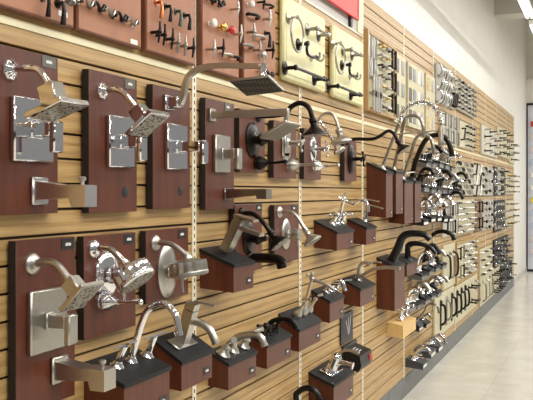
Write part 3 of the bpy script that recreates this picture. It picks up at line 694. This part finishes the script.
# rows of small displays beyond the tall boxes
def small_row(row, ya, n, pitch, zf, d, mats, hgt, what):
    for i in range(n):
        y = ya + i * pitch + random.uniform(-.03, .03); zf += random.uniform(-.018, .018); key = '%s%d' % (row, i)
        dbox(key, 'small dark display box%s %s, %s along' % (' with white card' if row == 'Q' else '', what, ORD[i]), y, y + .20, d, zf - .05, zf, zf + .03, 'slab' if row == 'Q' else 'sample_grey', 'slab', 'sample_white' if row == 'Q' else None, group='small display boxes ' + what)
        m = mats[i % len(mats)]; b = BOX[key]
        if key in ('Q4', 'K3'): continue
        Y = y + .10; p = b['top'](d * .45, Y)
        cn = {'chrome': 'chrome', 'nickel': 'nickel', 'bronze': 'dark bronze', 'black_metal': 'black', 'steel': 'grey steel'}[m]
        t = thing('faucet', '%s faucet on the %s small box %s' % (cn, ORD[i], what), 'faucet', p, 'small faucets ' + what)
        h = hgt * (1.15 + .25 * math.sin(i * 2.3)); r = .016 + .005 * (i % 2)
        mb = MB(); base_flange(mb, p, b['n'], .024); mb.build('base', m, t)
        pts = [p, p + V((.01, 0, h * .6)), p + V((.05, 0, h)), p + V((.10, 0, h * .98)), p + V((.135, 0, h * .62))]
        mb = MB(); mb.tube(smooth(pts, 5), r, 10); mb.build('spout', m, t)
        for dy in (-.06, .06): handle_part(['lever', 'cross', 'bell'][i % 3], b['top'](d * .45, Y + dy), b['n'], m, t, 1 if dy > 0 else -1, 1.8)
small_row('R', 6.74, 7, .29, 1.765, .13, ['bronze', 'chrome', 'chrome', 'black_metal', 'nickel', 'chrome', 'bronze'], .11, 'in the row at eye height')
small_row('Q', 6.72, 5, .29, 1.475, .13, ['chrome', 'chrome', 'nickel', 'chrome', 'bronze'], .13, 'in the row at chest height')
small_row('K', 6.70, 4, .30, 1.02, .12, ['chrome', 'black_metal', 'nickel', 'chrome'], .14, 'in the row at hip height')
small_row('J', 6.35, 5, .28, .80, .10, ['chrome', 'nickel', 'black_metal', 'chrome', 'nickel'], .10, 'in the row above the maple box')
small_row('U', 6.85, 5, .30, 1.955, .12, ['chrome', 'black_metal', 'chrome', 'steel', 'chrome'], .09, 'in the topmost faucet row')
# two dark spouts that stand proud of those rows
faucet('dark bronze wavy spout reaching out from the row at chest height', 'Q4', None, [(443, 195), (449, 195), (455, 192.5), (460, 193.5), (463, 199)], 'bronze', .016, group='dark spouts beyond the tall boxes')
faucet('black arched faucet over the row at hip height', 'K3', None, [(430, 240), (434, 234), (440, 231.5), (447, 232), (452, 235), (454, 240)], 'black_metal', .02, group='dark spouts beyond the tall boxes')

# package and card
def package():
    ya, z = spot(354, 370, .05); t = thing('blister_package', 'black faucet package with white and red print hanging by the low chrome faucet', 'package', (.0, 4.98, .62), None)
    mb = MB(); mb.prism([(.012, .70), (.115, .665), (.125, .60), (.105, .565), (.012, .585)], 4.86, 5.12); mb.build('box', 'gloss_black', t)
    mb = MB(); R = Matrix.Rotation(math.atan2(.035, .103), 3, 'Y')
    for k in range(3): mb.box(V((.045 + .018 * k, 4.95 + .012 * k, .692 - .0063 * k)) , (.006, .10 - .02 * k, .002), R)
    mb.build('lettering', 'ink_white', t)
    mb = MB(); mb.span(.114, .127, 5.05, 5.09, .604, .645); mb.build('red_mark', 'ink_red', t)
    mb = MB(); mb.span(0, .013, 4.84, 5.14, .56, .72); mb.build('backing_card', 'tag_black', t)
package()
def card():
    Y, Z = spot(353.5, 331, .01); t = thing('picture_card', 'black picture card hanging on the slats above the black package', 'card', (0, Y, Z), None)
    mb = MB(); mb.span(.002, .010, 4.80, 5.06, .735, .925, .001); mb.build('card', 'gloss_black', t)
    mb = MB(); mb.span(.010, .011, 4.82, 5.04, .765, .90); g = mb.build('picture', 'picture', t)
    mb = MB()
    for k in range(3): mb.box((.0116, 4.93 + .03 * k, .83 + .01 * k), (.001, .012, .11), Matrix.Rotation(.5 - .4 * k, 3, 'X'))
    mb.build('streaks', 'sample_silver', g)
card()

# ------------------------------------------------------------------ terracotta knob boards
def tboard(label, ya, yb):
    z0, z1 = 2.203, 2.735
    t = thing('knob_board', label, 'display board', (0, (ya + yb) / 2, z0), 'terracotta knob boards')
    mb = MB(); mb.span(.004, .030, ya, yb, z0, z1, .004); mb.build('edge', 'terracotta_edge', t)
    mb = MB(); mb.span(.030, .0315, ya + .008, yb - .008, z0 + .008, z1 - .008); mb.build('face', 'terracotta', t)
tb = [(1.66, 2.040), (2.054, 2.428), (2.456, 2.83), (2.884, 3.244), (3.288, 3.672)]
for i, (a, b) in enumerate(tb): tboard('terracotta knob board above the cream strip, %s from the left' % ORD[i], a, b)
cnm = {'black_metal': 'black', 'bronze': 'dark bronze', 'nickel': 'satin nickel', 'chrome': 'chrome', 'copper': 'copper', 'verdigris': 'green grey', 'brass': 'brass', 'porcelain': 'white', 'red_glass': 'red', 'steel': 'grey steel'}
def cab(kind, px, py, m, row, board, nth, s=1.0):
    X = .0310; Y, z = spot(px, py, X + .025)
    nm = {'knob': 'round_pull', 'tee': 'cabinet_pull', 'drop': 'drop_pull', 'arch': 'cabinet_pull', 'scroll': 'cabinet_pull'}[kind]
    wd = {'knob': 'round knob', 'tee': 'T shaped pull', 'drop': 'drop pull', 'arch': 'arched pull', 'scroll': 'scrolled pull'}[kind]
    t = thing(nm, '%s %s, %s in the %s of the %s terracotta board' % (cnm[m], wd, ORD[nth], row, ORD[board]), 'knob' if kind == 'knob' else 'pull', (X, Y, z), 'hardware on the terracotta boards')
    mb = MB()
    if kind == 'knob':
        mb.lathe((X, Y, z), (1, 0, 0), [(0, .008 * s), (.003, .008 * s), (.006, .005 * s), (.016, .006 * s)], 12); mb.build('stem', m, t); mb = MB()
        mb.lathe((X, Y, z), (1, 0, 0), [(.014, .006 * s), (.018, .014 * s), (.026, .017 * s), (.034, .013 * s), (.037, .004)], 16); mb.build('knob', m, t)
    elif kind == 'tee':
        mb.tube([(X, Y, z), (X + .034, Y, z)], .0055 * s, 8); mb.build('stem', m, t); mb = MB()
        mb.tube([(X + .034, Y - .006, z - .036 * s), (X + .038, Y, z), (X + .034, Y + .006, z + .036 * s)], [.003 * s, .0055 * s, .003 * s], 8); mb.ball((X + .036, Y, z), .009 * s, 8); mb.build('grip', m, t)
    elif kind == 'drop':
        mb.tube([(X, Y, z), (X + .022, Y, z)], .006 * s, 8); mb.lathe((X, Y, z), (1, 0, 0), [(0, .013 * s), (.004, .012 * s)], 12); mb.build('stem', m, t); mb = MB()
        mb.tube([(X + .022, Y, z + .004), (X + .026, Y, z - .02 * s), (X + .022, Y, z - .058 * s)], [.004 * s, .006 * s, .0085 * s], 10); mb.build('drop', m, t)
    elif kind == 'arch':
        for s_ in (-1, 1):
            mb = MB(); mb.tube([(X - .001, Y + s_ * .04 * s, z), (X + .016, Y + s_ * .04 * s, z)], .006 * s, 8); mb.build('stem', m, t)
        mb = MB(); mb.tube(smooth([(X + .012, Y - .042 * s, z), (X + .03, Y - .02 * s, z), (X + .034, Y, z), (X + .03, Y + .02 * s, z), (X + .012, Y + .042 * s, z)], 3), .006 * s, 8); mb.build('grip', m, t)
    else:
        for s_ in (-1, 1):
            mb = MB(); mb.tube([(X, Y + s_ * .032 * s, z), (X + .018, Y + s_ * .032 * s, z)], .006 * s, 8); mb.lathe((X - .001, Y + s_ * .032 * s, z), (1, 0, 0), [(0, .014 * s), (.004, .012 * s)], 12, 5, .2); mb.build('stem', m, t)
        mb = MB(); pp = []
        for k in range(19): a = k / 18; pp.append((X + .020 + .006 * math.sin(a * PI), Y + (a - .5) * .085 * s, z + .013 * s * math.sin(a * 2 * PI * 1.5)))
        mb.tube(pp, .0065 * s, 8); mb.build('grip', m, t)
cab('drop', 64, 3, 'black_metal', 'lower row', 0, 1, 1.15); cab('knob', 71, 1, 'steel', 'lower row', 0, 2); cab('drop', 49, -3, 'bronze', 'lower row', 0, 0)
for k, (x, y) in enumerate([(90, 3), (101, 7), (112, 12), (123, 17), (134, 22)]): cab('scroll', x, y, 'black_metal' if k % 2 else 'steel', 'lower row', 1, k, .8)
for k, (x, y, m, kd) in enumerate([(162, 2, 'copper', 'drop'), (171, 6, 'black_metal', 'drop'), (181, 11, 'verdigris', 'drop'), (190, 15, 'black_metal', 'drop')]): cab(kd, x, y, m, 'upper row', 2, k)
for k, (x, y, m) in enumerate([(157, 32, 'black_metal'), (162, 35, 'bronze'), (170, 39, 'black_metal'), (176, 43, 'steel'), (183, 46, 'steel'), (191, 48, 'black_metal')]): cab('tee', x, y, m, 'lower row', 2, k, 1.1)
for k, (x, y, m, kd) in enumerate([(212, -2, 'bronze', 'knob'), (221, 3, 'black_metal', 'scroll'), (236, 9, 'nickel', 'tee')]): cab(kd, x, y, m, 'top row', 3, k)
for k, (x, y, m, kd) in enumerate([(214, 23, 'porcelain', 'knob'), (224, 27, 'brass', 'knob'), (232, 30, 'red_glass', 'knob'), (239, 34, 'nickel', 'tee')]): cab(kd, x, y, m, 'middle row', 3, k, 1.15)
for k, (x, y, m, kd) in enumerate([(212, 49, 'nickel', 'tee'), (221, 48, 'black_metal', 'tee'), (229, 55, 'nickel', 'arch'), (238, 58, 'bronze', 'arch')]): cab(kd, x, y, m, 'lower row', 3, k, 1.1)
for k, (x, y, m, kd) in enumerate([(252, 4, 'porcelain', 'knob'), (262, 2, 'black_metal', 'tee'), (271, 6, 'bronze', 'arch')]): cab(kd, x, y, m, 'top row', 4, k)
for k, (x, y, m, kd) in enumerate([(256, 16, 'black_metal', 'arch'), (268, 19, 'nickel', 'tee')]): cab(kd, x, y, m, 'second row', 4, k, 1.3)
for k, (x, y, m, kd) in enumerate([(252, 32, 'steel', 'tee'), (262, 37, 'nickel', 'arch'), (270, 33, 'black_metal', 'drop')]): cab(kd, x, y, m, 'third row', 4, k, 1.2)
for k, (x, y, m, kd) in enumerate([(250, 46, 'steel', 'arch'), (258, 50, 'steel', 'tee'), (264, 55, 'nickel', 'knob'), (271, 50, 'bronze', 'tee')]): cab(kd, x, y, m, 'fourth row', 4, k, 1.2)
for k, (x, y, m, kd) in enumerate([(262, 71, 'nickel', 'tee'), (270, 75, 'black_metal', 'scroll')]): cab(kd, x, y, m, 'bottom row', 4, k, 1.2)
for i, (x, y) in enumerate([(63, 14), (134, 42)]):
    Y, z = spot(x, y, .032); o = MB(); o.span(.0300, .0325, Y - .022, Y + .022, z - .008, z + .008); squiggle(o, .0325, Y, z, .03, .008)
    tag(o.build('price_tag', 'porcelain', origin=(.0315, Y, z)), 'small white price tag at the lower right corner of the %s terracotta board' % ORD[i], 'price tag')

# ------------------------------------------------------------------ cream towel hardware boards
def towel_board(label, ya, yb, za, zb):
    t = thing('towel_hardware_board', label, 'display board', (0, (ya + yb) / 2, za), 'cream towel hardware boards')
    mb = MB(); mb.span(.004, .034, ya, yb, za, zb, .010); mb.build('board', 'cream', t)
    mb = MB(); mb.box((.0335, (ya + yb) / 2, (za + zb) / 2), (.006, yb - ya - .06, zb - za - .06), None, .003); mb.build('raised_field', 'cream', t)
towel_board('cream towel hardware board with a hanging ring, nearer of the two', 3.775, 4.43, 2.275, 2.71)
towel_board('cream towel hardware board beside the red sign, farther of the two', 4.575, 5.22, 2.275, 2.71)
XT = .0355
def post(mb, Y, z, L=.05, r=.018, Lr=.008):
    mb.lathe((XT, Y, z), (1, 0, 0), [(0, r * 1.25), (.005, r * 1.25), (.010, r * .8), (.018, Lr), (L - .01, Lr), (L - .004, Lr * 1.5), (L + .006, Lr * 1.5), (L + .01, Lr)], 18)
def towel_ring(label, y, z, m, R=.075):
    t = thing('towel_ring', label, 'towel ring', (XT, y, z), 'towel rings'); mb = MB(); post(mb, y, z, .055, .024); mb.build('post', m, t)
    mb = MB(); mb.tube([(XT + .052, y + R * math.sin(2 * PI * k / 36), z - R + R * math.cos(2 * PI * k / 36)) for k in range(37)], .0055, 8, cap=False); mb.build('ring', m, t)
def towel_bar(label, y0, y1, z, m, nm='towel_bar', cat='towel bar'):
    t = thing(nm, label, cat, (XT, (y0 + y1) / 2, z), 'towel bars')
    for y in (y0, y1):
        mb = MB(); post(mb, y, z, .06, .028, .010); mb.build('post', m, t)
    mb = MB(); mb.tube([(XT + .06, y0 - .01, z), (XT + .06, y1 + .03, z)], .008, 10); mb.ball((XT + .06, y1 + .035, z), .012, 10); mb.ball((XT + .06, y0, z), .013, 10); mb.build('bar', m, t)
def hook(label, y, z, m):
    t = thing('robe_hook', label, 'hook', (XT, y, z), 'robe hooks'); mb = MB(); post(mb, y, z, .03, .018, .008); mb.build('post', m, t)
    mb = MB()
    for s in (-1, 1): mb.tube(smooth([(XT + .03, y, z), (XT + .045, y + s * .02, z - .02), (XT + .06, y + s * .03, z - .012), (XT + .065, y + s * .034, z + .008)], 4), .006, 8); mb.ball((XT + .065, y + s * .034, z + .012), .009, 8)
    mb.build('prongs', m, t)
def paper_holder(label, y, z, m):
    t = thing('paper_holder', label, 'paper holder', (XT, y, z), 'paper holders'); mb = MB(); post(mb, y, z, .055, .026, .010); mb.build('post', m, t)
    mb = MB(); mb.tube(smooth([(XT + .055, y, z), (XT + .057, y - .015, z - .03), (XT + .058, y, z - .058), (XT + .058, y + .07, z - .06), (XT + .058, y + .14, z - .055)], 5), .0075, 10); mb.ball((XT + .058, y + .14, z - .052), .011, 8); mb.build('arm', m, t)
def sp2(px, py): return spot(px, py, XT + .03)
for i, (nm, dx, dy, mm) in enumerate([('nearer', 0, 0, 1), ('farther', 0, 0, 1)]):
    if i == 0:
        ring, bar1, pap, hk, tb0, tb1 = (292, 17), ((312, 29), (323, 35)), (303, 44), (316, 57), (290, 67), (319, 80)
    else:
        ring, bar1, pap, hk, tb0, tb1 = (336, 43), ((347, 51), (356, 54)), (346, 65), (354, 76), (333, 86), (355, 95)
    w = 'on the %s cream board' % nm
    y, z = sp2(*ring); towel_ring('nickel towel ring with a large hoop ' + w, y + .02, z, 'nickel', .088 if i == 0 else .09)
    a, b = sp2(*bar1[0]), sp2(*bar1[1]); towel_bar('short grey steel bar with two posts ' + w, a[0], b[0], (a[1] + b[1]) / 2, 'steel')
    y, z = sp2(*pap); paper_holder('black paper holder with bent arm ' + w, y, z, 'black_metal')
    y, z = sp2(*hk); hook('nickel double robe hook ' + w, y, z, 'nickel')
    a, b = sp2(*tb0), sp2(*tb1); towel_bar('black towel bar along the bottom ' + w, a[0], b[0], (a[1] + b[1]) / 2, 'black_metal')

# red sign
t = thing('hanging_sign', 'red sign above the cream towel board', 'sign', (0, 4.5, 2.84), None)
mb = MB(); mb.span(.02, .032, 3.6, 5.10, 2.846, 3.30, .001); mb.build('sign_panel', 'red_sign', t)
mb = MB(); mb.span(.017, .036, 3.6, 5.115, 2.835, 2.846); mb.span(.017, .036, 5.10, 5.115, 2.835, 3.30); mb.build('rim', 'red_edge', t)
mb = MB(); mb.span(.0, .02, 4.985, 5.02, 2.775, 2.87); mb.build('bracket', 'tag_black', t)

# ------------------------------------------------------------------ pull boards down the wall
HW = {}
HS = 1.32
BIG = ('plate', 'grip', 'bargrip', 'hinge')
def hw_mesh(kind, m):
    k = (kind, m)
    if k in HW: return HW[k]
    mb = MB()
    if kind == 'vbar' or kind == 'hbar':
        L = .055; ax = (lambda s: (0, 0, s)) if kind == 'vbar' else (lambda s: (0, s, 0))
        for s in (-L * .75, L * .75): mb.tube([V(ax(s)), V(ax(s)) + V((.028, 0, 0))], .006, 6)
        mb.tube([V(ax(-L)) + V((.028, 0, 0)), V(ax(L)) + V((.028, 0, 0))], .0075, 6)
    elif kind == 'harch' or kind == 'varch':
        ax = (lambda s, x: V((x, 0, s))) if kind == 'varch' else (lambda s, x: V((x, s, 0)))
        mb.tube(smooth([ax(-.055, 0), ax(-.045, .02), ax(0, .034), ax(.045, .02), ax(.055, 0)], 3), .0075, 6)
        for s in (-.055, .055): mb.lathe(ax(s, 0), (1, 0, 0), [(0, .014), (.004, .012)], 8)
    elif kind == 'knob':
        mb.lathe((0, 0, 0), (1, 0, 0), [(0, .012), (.006, .007), (.02, .007), (.026, .018), (.034, .02), (.042, .014), (.044, .004)], 10)
    elif kind == 'stem':
        mb.lathe((0, 0, 0), (1, 0, 0), [(0, .02), (.006, .018), (.012, .008), (.07, .007)], 8); mb.tube([(.07, -.05, 0), (.074, 0, 0), (.07, .06, .004)], [.006, .011, .006], 8)
    elif kind == 'grip':
        mb.tube(smooth([(0, 0, .13), (.03, 0, .12), (.05, 0, .08), (.052, 0, -.08), (.03, 0, -.12), (0, 0, -.13)], 3), .011, 8)
        for s in (-.13, .13): mb.lathe((0, 0, s), (1, 0, 0), [(0, .026), (.006, .024)], 10)
    elif kind == 'bargrip':
        mb.span(0, .012, -.03, .03, -.15, .15, .004); mb.tube(smooth([(.01, 0, .10), (.045, 0, .08), (.05, 0, -.06), (.01, 0, -.10)], 4), .012, 8); mb.lathe((.01, 0, .125), (1, 0, 0), [(0, .02), (.012, .016)], 10)
    elif kind == 'hinge':
        mb.span(0, .005, -.028, .028, -.075, .075, .001); mb.tube([(.007, 0, -.08), (.007, 0, .08)], .007, 6)
        for z in (-.05, 0, .05):
            for y in (-.018, .018): mb.lathe((.005, y, z), (1, 0, 0), [(0, .005), (.001, .004)], 6)
    elif kind == 'plate':
        mb.span(0, .006, -.045, .045, -.055, .055, .001)
    elif kind == 'cup':
        mb.lathe((0, 0, 0), (1, 0, 0), [(0, .03), (.012, .028), (.022, .016), (.026, .004)], 12, sx=1.6)
    elif kind == 'scroll':
        for s in (-1, 1): mb.tube(smooth([(0, s * .05, .0), (.02, s * .045, .015), (.03, s * .02, -.012), (.034, 0, .004)], 3), .007, 6); mb.lathe((0, s * .05, 0), (1, 0, 0), [(0, .016), (.004, .012)], 8)
    elif kind == 'slant':
        mb.tube([(0, -.02, -.05), (.03, -.02, -.05), (.034, .03, .05), (0, .03, .05)], .009, 6)
    me = mb.mesh('hardware', m, angle=40); HW[k] = me; return me
NAMES = dict(vbar=('cabinet_pull', 'upright bar pull', 'pull'), hbar=('cabinet_pull', 'level bar pull', 'pull'), harch=('cabinet_pull', 'level arched pull', 'pull'), varch=('cabinet_pull', 'upright arched pull', 'pull'),
             knob=('round_pull', 'round knob', 'knob'), stem=('stem_pull', 'lever knob', 'knob'), grip=('door_pull', 'long upright door grip', 'door handle'), bargrip=('door_pull', 'plated door handle', 'door handle'),
             hinge=('hinge', 'flat door hinge', 'hinge'), plate=('finish_sample', 'flat finish sample plate', 'sample'), cup=('cup_pull', 'cup pull', 'pull'), scroll=('scroll_pull', 'scrolled pull', 'pull'), slant=('cabinet_pull', 'slanting pull', 'pull'))
cnm.update(sample_black='black', sample_grey='grey', sample_silver='silver', sample_white='white')
def hboard(where, ya, yb, za, zb, pm, items, frame=None, depth=.024):
    pc = {'cream_board': 'cream', 'white_board': 'white', 'grey_board': 'grey', 'black_board': 'black', 'brown_board': 'brown wood', 'cream': 'pale yellow'}[pm]
    t = thing('hardware_board', '%s hardware board %s' % (pc, where), 'display board', (0, (ya + yb) / 2, za), 'hardware boards down the wall')
    mb = MB(); mb.span(.002, depth, ya, yb, za, zb, .001); mb.build('board', pm, t)
    if frame:
        mb = MB(); w = .022; X0, X1 = .002, depth + .014
        mb.span(X0, X1, ya - w, ya, za - w, zb + w); mb.span(X0, X1, yb, yb + w, za - w, zb + w); mb.span(X0, X1, ya, yb, za - w, za); mb.span(X0, X1, ya, yb, zb, zb + w); mb.build('frame', frame, t)
    W_, H_ = yb - ya, zb - za
    for kind, mats, u0, u1, v0, v1, nc, nr in items:
        nm, wd, cat = NAMES[kind]; k = 0
        for r in range(nr):
            for c in range(nc):
                m = mats[(c + r) % len(mats)]
                o = bpy.data.objects.new(nm, hw_mesh(kind, m)); C.objects.link(o)
                o.scale = (1.0 if kind in BIG else HS,) * 3; o.location = (depth - .0015, ya + W_ * (u0 + (u1 - u0) * (c + .5) / nc), za + H_ * (v0 + (v1 - v0) * (r + .5) / nr))
                tag(o, '%s %s on the %s board %s' % (cnm[m], wd, pc, where), cat, '%s %ss on the %s board %s' % (cnm[m], wd, pc, where))
        
ch, ni, br_, bl, stl = ['chrome'], ['nickel'], ['bronze'], ['black_metal'], ['steel']
hboard('in the first tan frame', 5.35, 6.10, 2.285, 2.80, 'cream_board', [('hinge', ['steel', 'nickel'], 0, .36, .40, 1, 4, 2), ('vbar', ni, 0.02, .36, .0, .40, 4, 2), ('hbar', ['bronze', 'nickel', 'brass', 'steel'], .38, .68, .0, 1, 2, 7), ('vbar', br_, .70, .98, .0, .98, 2, 3)], 'tan_frame', .022)
for i, (ya, yb) in enumerate([(6.12, 6.50), (6.60, 7.22), (7.32, 7.72)]):
    n = [2, 4, 2][i]; mats = [['sample_black', 'sample_grey'], ['sample_black', 'sample_grey', 'sample_white', 'sample_silver'], ['brass', 'sample_silver']][i]
    hboard('of samples, %s past the first frame' % ORD[i], ya, yb, 2.25, 2.79, 'cream_board', [('plate', [m_], k / n, (k + 1) / n, 0.0, 1.0, 1, 3) for k, m_ in enumerate(mats)])
hboard('by the wall top past the samples', 7.80, 8.80, 2.59, 2.955, 'grey_board', [('varch', ['chrome', 'steel', 'nickel'], 0, .66, 0, 1, 5, 3), ('slant', br_, .68, 1, 0, .5, 3, 1), ('harch', ni, .68, 1, .5, 1, 2, 2)], None)
hboard('farthest in the top row', 8.90, 10.25, 2.62, 2.965, 'white_board', [('hbar', ['steel', 'bronze', 'nickel'], 0, .7, 0, 1, 4, 7), ('hbar', ['steel'], .72, 1, 0, 1, 2, 6)], None)
hboard('behind the spring faucet arch', 8.02, 8.95, 2.20, 2.51, 'white_board', [('vbar', ['chrome', 'steel'], 0, 1, 0, 1, 6, 2)])
hboard('under the farthest top board', 9.07, 10.20, 2.21, 2.51, 'cream_board', [('slant', br_, 0, .3, .2, .8, 1, 1), ('hbar', br_, .35, 1, 0, 1, 3, 4)])
hboard('high and far down the wall', 10.88, 12.48, 2.21, 2.60, 'white_board', [('stem', ['bronze', 'nickel'], 0, 1, 0, 1, 3, 4)])
hboard('second from the far upper corner', 12.56, 14.10, 2.26, 2.70, 'cream_board', [('stem', ['black_metal', 'bronze'], 0, 1, 0, 1, 3, 4)])
hboard('at the far upper corner', 14.25, 15.0, 2.20, 2.58, 'cream_board', [('stem', ['bronze', 'nickel'], 0, 1, 0, 1, 2, 3)])
hboard('at eye height, nearest', 8.88, 9.94, 1.66, 2.05, 'cream_board', [('scroll', ['nickel', 'bronze', 'chrome', 'steel'], 0, 1, 0, 1, 5, 6)])
hboard('at eye height', 9.99, 11.20, 1.655, 2.05, 'white_board', [('slant', ['black_metal', 'nickel'], 0, .55, 0, 1, 2, 3), ('scroll', ['nickel', 'bronze'], .55, 1, 0, 1, 2, 5)])
hboard('at eye height before the black', 11.24, 12.05, 1.65, 2.05, 'grey_board', [('knob', ['black_metal', 'nickel'], 0, 1, 0, 1, 3, 3)])
hboard('at eye height, nearer of the pair', 12.17, 12.55, 1.65, 2.08, 'black_board', [('stem', ['chrome', 'nickel'], 0, 1, 0, 1, 2, 4)])
hboard('between the eye height black boards', 12.58, 12.98, 1.65, 2.08, 'grey_board', [('knob', bl, 0, 1, 0, 1, 2, 3)])
hboard('at eye height, farther of the pair', 13.02, 13.50, 1.65, 2.08, 'black_board', [('stem', ['chrome', 'bronze'], 0, 1, 0, 1, 2, 4)])
hboard('at eye height by the slats\' end', 13.7, 15.0, 1.66, 2.02, 'cream_board', [('stem', ['brass', 'bronze', 'nickel'], 0, 1, 0, 1, 4, 4)])
hboard('at chest height, nearest', 8.14, 8.88, 1.24, 1.615, 'white_board', [('vbar', ['black_metal', 'chrome', 'steel'], 0, 1, 0, 1, 5, 2)])
hboard('at chest height, nearest', 8.93, 10.25, 1.22, 1.61, 'cream_board', [('harch', ['nickel', 'bronze', 'steel', 'nickel'], 0, 1, 0, 1, 6, 6)])
hboard('at chest height', 10.30, 10.85, 1.20, 1.61, 'brown_board', [('vbar', bl, 0, 1, 0, 1, 2, 2)])
hboard('at chest height', 10.93, 12.05, 1.18, 1.59, 'grey_board', [('knob', ['steel', 'black_metal', 'nickel'], 0, 1, 0, 1, 4, 5)])
hboard('at chest height', 12.17, 13.50, 1.10, 1.57, 'black_board', [('stem', ['chrome', 'nickel', 'steel'], 0, 1, 0, 1, 4, 4)])
hboard('at chest height by the slats\' end', 13.7, 15.0, 1.12, 1.55, 'cream_board', [('stem', ['bronze', 'brass', 'nickel'], 0, 1, 0, 1, 3, 4)])
hboard('at hip height, nearest', 8.17, 8.84, .70, 1.15, 'cream_board', [('grip', ['black_metal', 'steel'], 0, 1, .1, .9, 3, 1)])
hboard('in the hip height tan frame', 8.90, 10.34, .705, 1.12, 'cream_board', [('vbar', ['steel', 'bronze'], 0, .3, 0, 1, 2, 2), ('harch', ['nickel', 'bronze', 'steel'], .32, 1, 0, 1, 4, 6)], 'tan_frame')
hboard('at hip height, farthest', 10.76, 11.92, .56, .94, 'cream_board', [('harch', ['bronze', 'nickel'], 0, 1, 0, 1, 4, 4)])
hboard('at hip height', 12.17, 14.0, .56, .99, 'black_board', [('stem', ['chrome', 'steel', 'black_metal'], 0, 1, 0, 1, 5, 4)])
hboard('nearest above the kick board', 7.72, 8.78, .27, .685, 'cream_board', [('bargrip', ['bronze', 'steel'], .12, 1, .1, .9, 3, 1)])
hboard('second above the kick board', 8.82, 10.45, .25, .665, 'cream_board', [('bargrip', ['bronze', 'black_metal'], 0, .5, .1, .95, 3, 1), ('stem', bl, .5, .8, .1, .95, 2, 2), ('grip', ['steel'], .8, 1, .1, .9, 1, 1)])
hboard('third above the kick board', 10.76, 12.85, .19, .56, 'cream_board', [('grip', ['steel', 'nickel'], 0, .5, .1, .9, 3, 1), ('stem', bl, .5, 1, 0, 1, 4, 3)])
hboard('low at the slats\' end', 13.0, 14.6, .18, .56, 'black_board', [('stem', ['chrome', 'black_metal'], 0, 1, 0, 1, 3, 2)])

# ------------------------------------------------------------------ far end display
t = thing('pegboard_rack', 'white pegboard rack with dark edge against the far wall', 'display rack', (.6, YF, 0))
mb = MB(); mb.span(.0, 1.25, YF - .06, YF - .03, .05, 3.55); mb.build('pegboard', 'pegboard', t)
mb = MB(); mb.span(-.025, .0, YF - .08, YF - .02, 0, 3.6); mb.span(1.25, 1.275, YF - .08, YF - .02, 0, 3.6); mb.span(-.025, 1.275, YF - .08, YF - .02, 3.55, 3.6); mb.span(-.025, 1.275, YF - .08, YF - .02, 0, .05); mb.build('edge_frame', 'dark_edge', t)
mb = MB()
for r in range(11):
    for c in range(2): mb.tube([(.10 + .2 * c, YF - .06, .5 + .27 * r), (.10 + .2 * c, YF - .16, .5 + .27 * r)], .006, 6)
mb.build('peg_hooks', 'black_metal', t)
for r in range(11):
    for c in range(2):
        m = ['packet_pink', 'packet_blue', 'sample_white', 'packet_yellow', 'packet_blue', 'packet_pink'][(r * 5 + c * 2 + (r // 3)) % 6]
        if r == 10 and c == 0: m = 'red_glass'
        mb = MB(); x = .10 + .2 * c; z = .5 + .27 * r; mb.span(x - .035, x + .035, YF - .13, YF - .085, z - .11, z + .006, .004)
        tag(mb.build('hanging_packet', m, origin=(x, YF - .1, z)), '%s packet %s of the far pegboard rack, %s column' % ({'packet_pink': 'pale pink', 'packet_blue': 'pale blue', 'sample_white': 'white', 'packet_yellow': 'yellow', 'red_glass': 'red'}[m], 'in the %s row up' % ORD[r], ORD[c]), 'packet', 'packets on the far pegboard rack')

# ------------------------------------------------------------------ world, camera, view
w = bpy.data.worlds.new('store'); bpy.context.scene.world = w; w.use_nodes = True
nt = w.node_tree; bg = nt.nodes['Background']
tc = nt.nodes.new('ShaderNodeTexCoord'); sx = nt.nodes.new('ShaderNodeSeparateXYZ'); nz = nt.nodes.new('ShaderNodeTexNoise'); nz.inputs['Scale'].default_value = 7; nz.inputs['Detail'].default_value = 3
mt = nt.nodes.new('ShaderNodeMath'); mt.operation = 'MULTIPLY_ADD'; mt.inputs[1].default_value = .34
rp = nt.nodes.new('ShaderNodeValToRGB'); el = rp.color_ramp.elements
el[0].position = 0.0; el[0].color = (.10, .09, .08, 1); el[1].position = .62; el[1].color = (1.0, .97, .92, 1)
k = el.new(.07); k.color = (.07, .06, .055, 1); k = el.new(.16); k.color = (.85, .82, .77, 1)
nt.links.new(tc.outputs['Generated'], sx.inputs[0]); nt.links.new(tc.outputs['Generated'], nz.inputs['Vector'])
nt.links.new(nz.outputs['Fac'], mt.inputs[0]); nt.links.new(sx.outputs['Z'], mt.inputs[2]); nt.links.new(mt.outputs[0], rp.inputs[0]); nt.links.new(rp.outputs[0], bg.inputs[0])
bg.inputs[1].default_value = 0.45
cam = bpy.data.cameras.new('camera'); co = bpy.data.objects.new('camera', cam); C.objects.link(co)
cam.sensor_width = 36; cam.lens = F / 533 * 36; cam.shift_y = -(200 - HY) / 533; cam.clip_start = .05
co.location = (CAMX, 0, CAMZ); co.rotation_euler = (PI / 2, 0, TH)
sc = bpy.context.scene; sc.camera = co
vs = sc.view_settings; vs.view_transform = 'Standard'; vs.look = 'None'; vs.exposure = -0.5; vs.gamma = 1; vs.use_curve_mapping = False
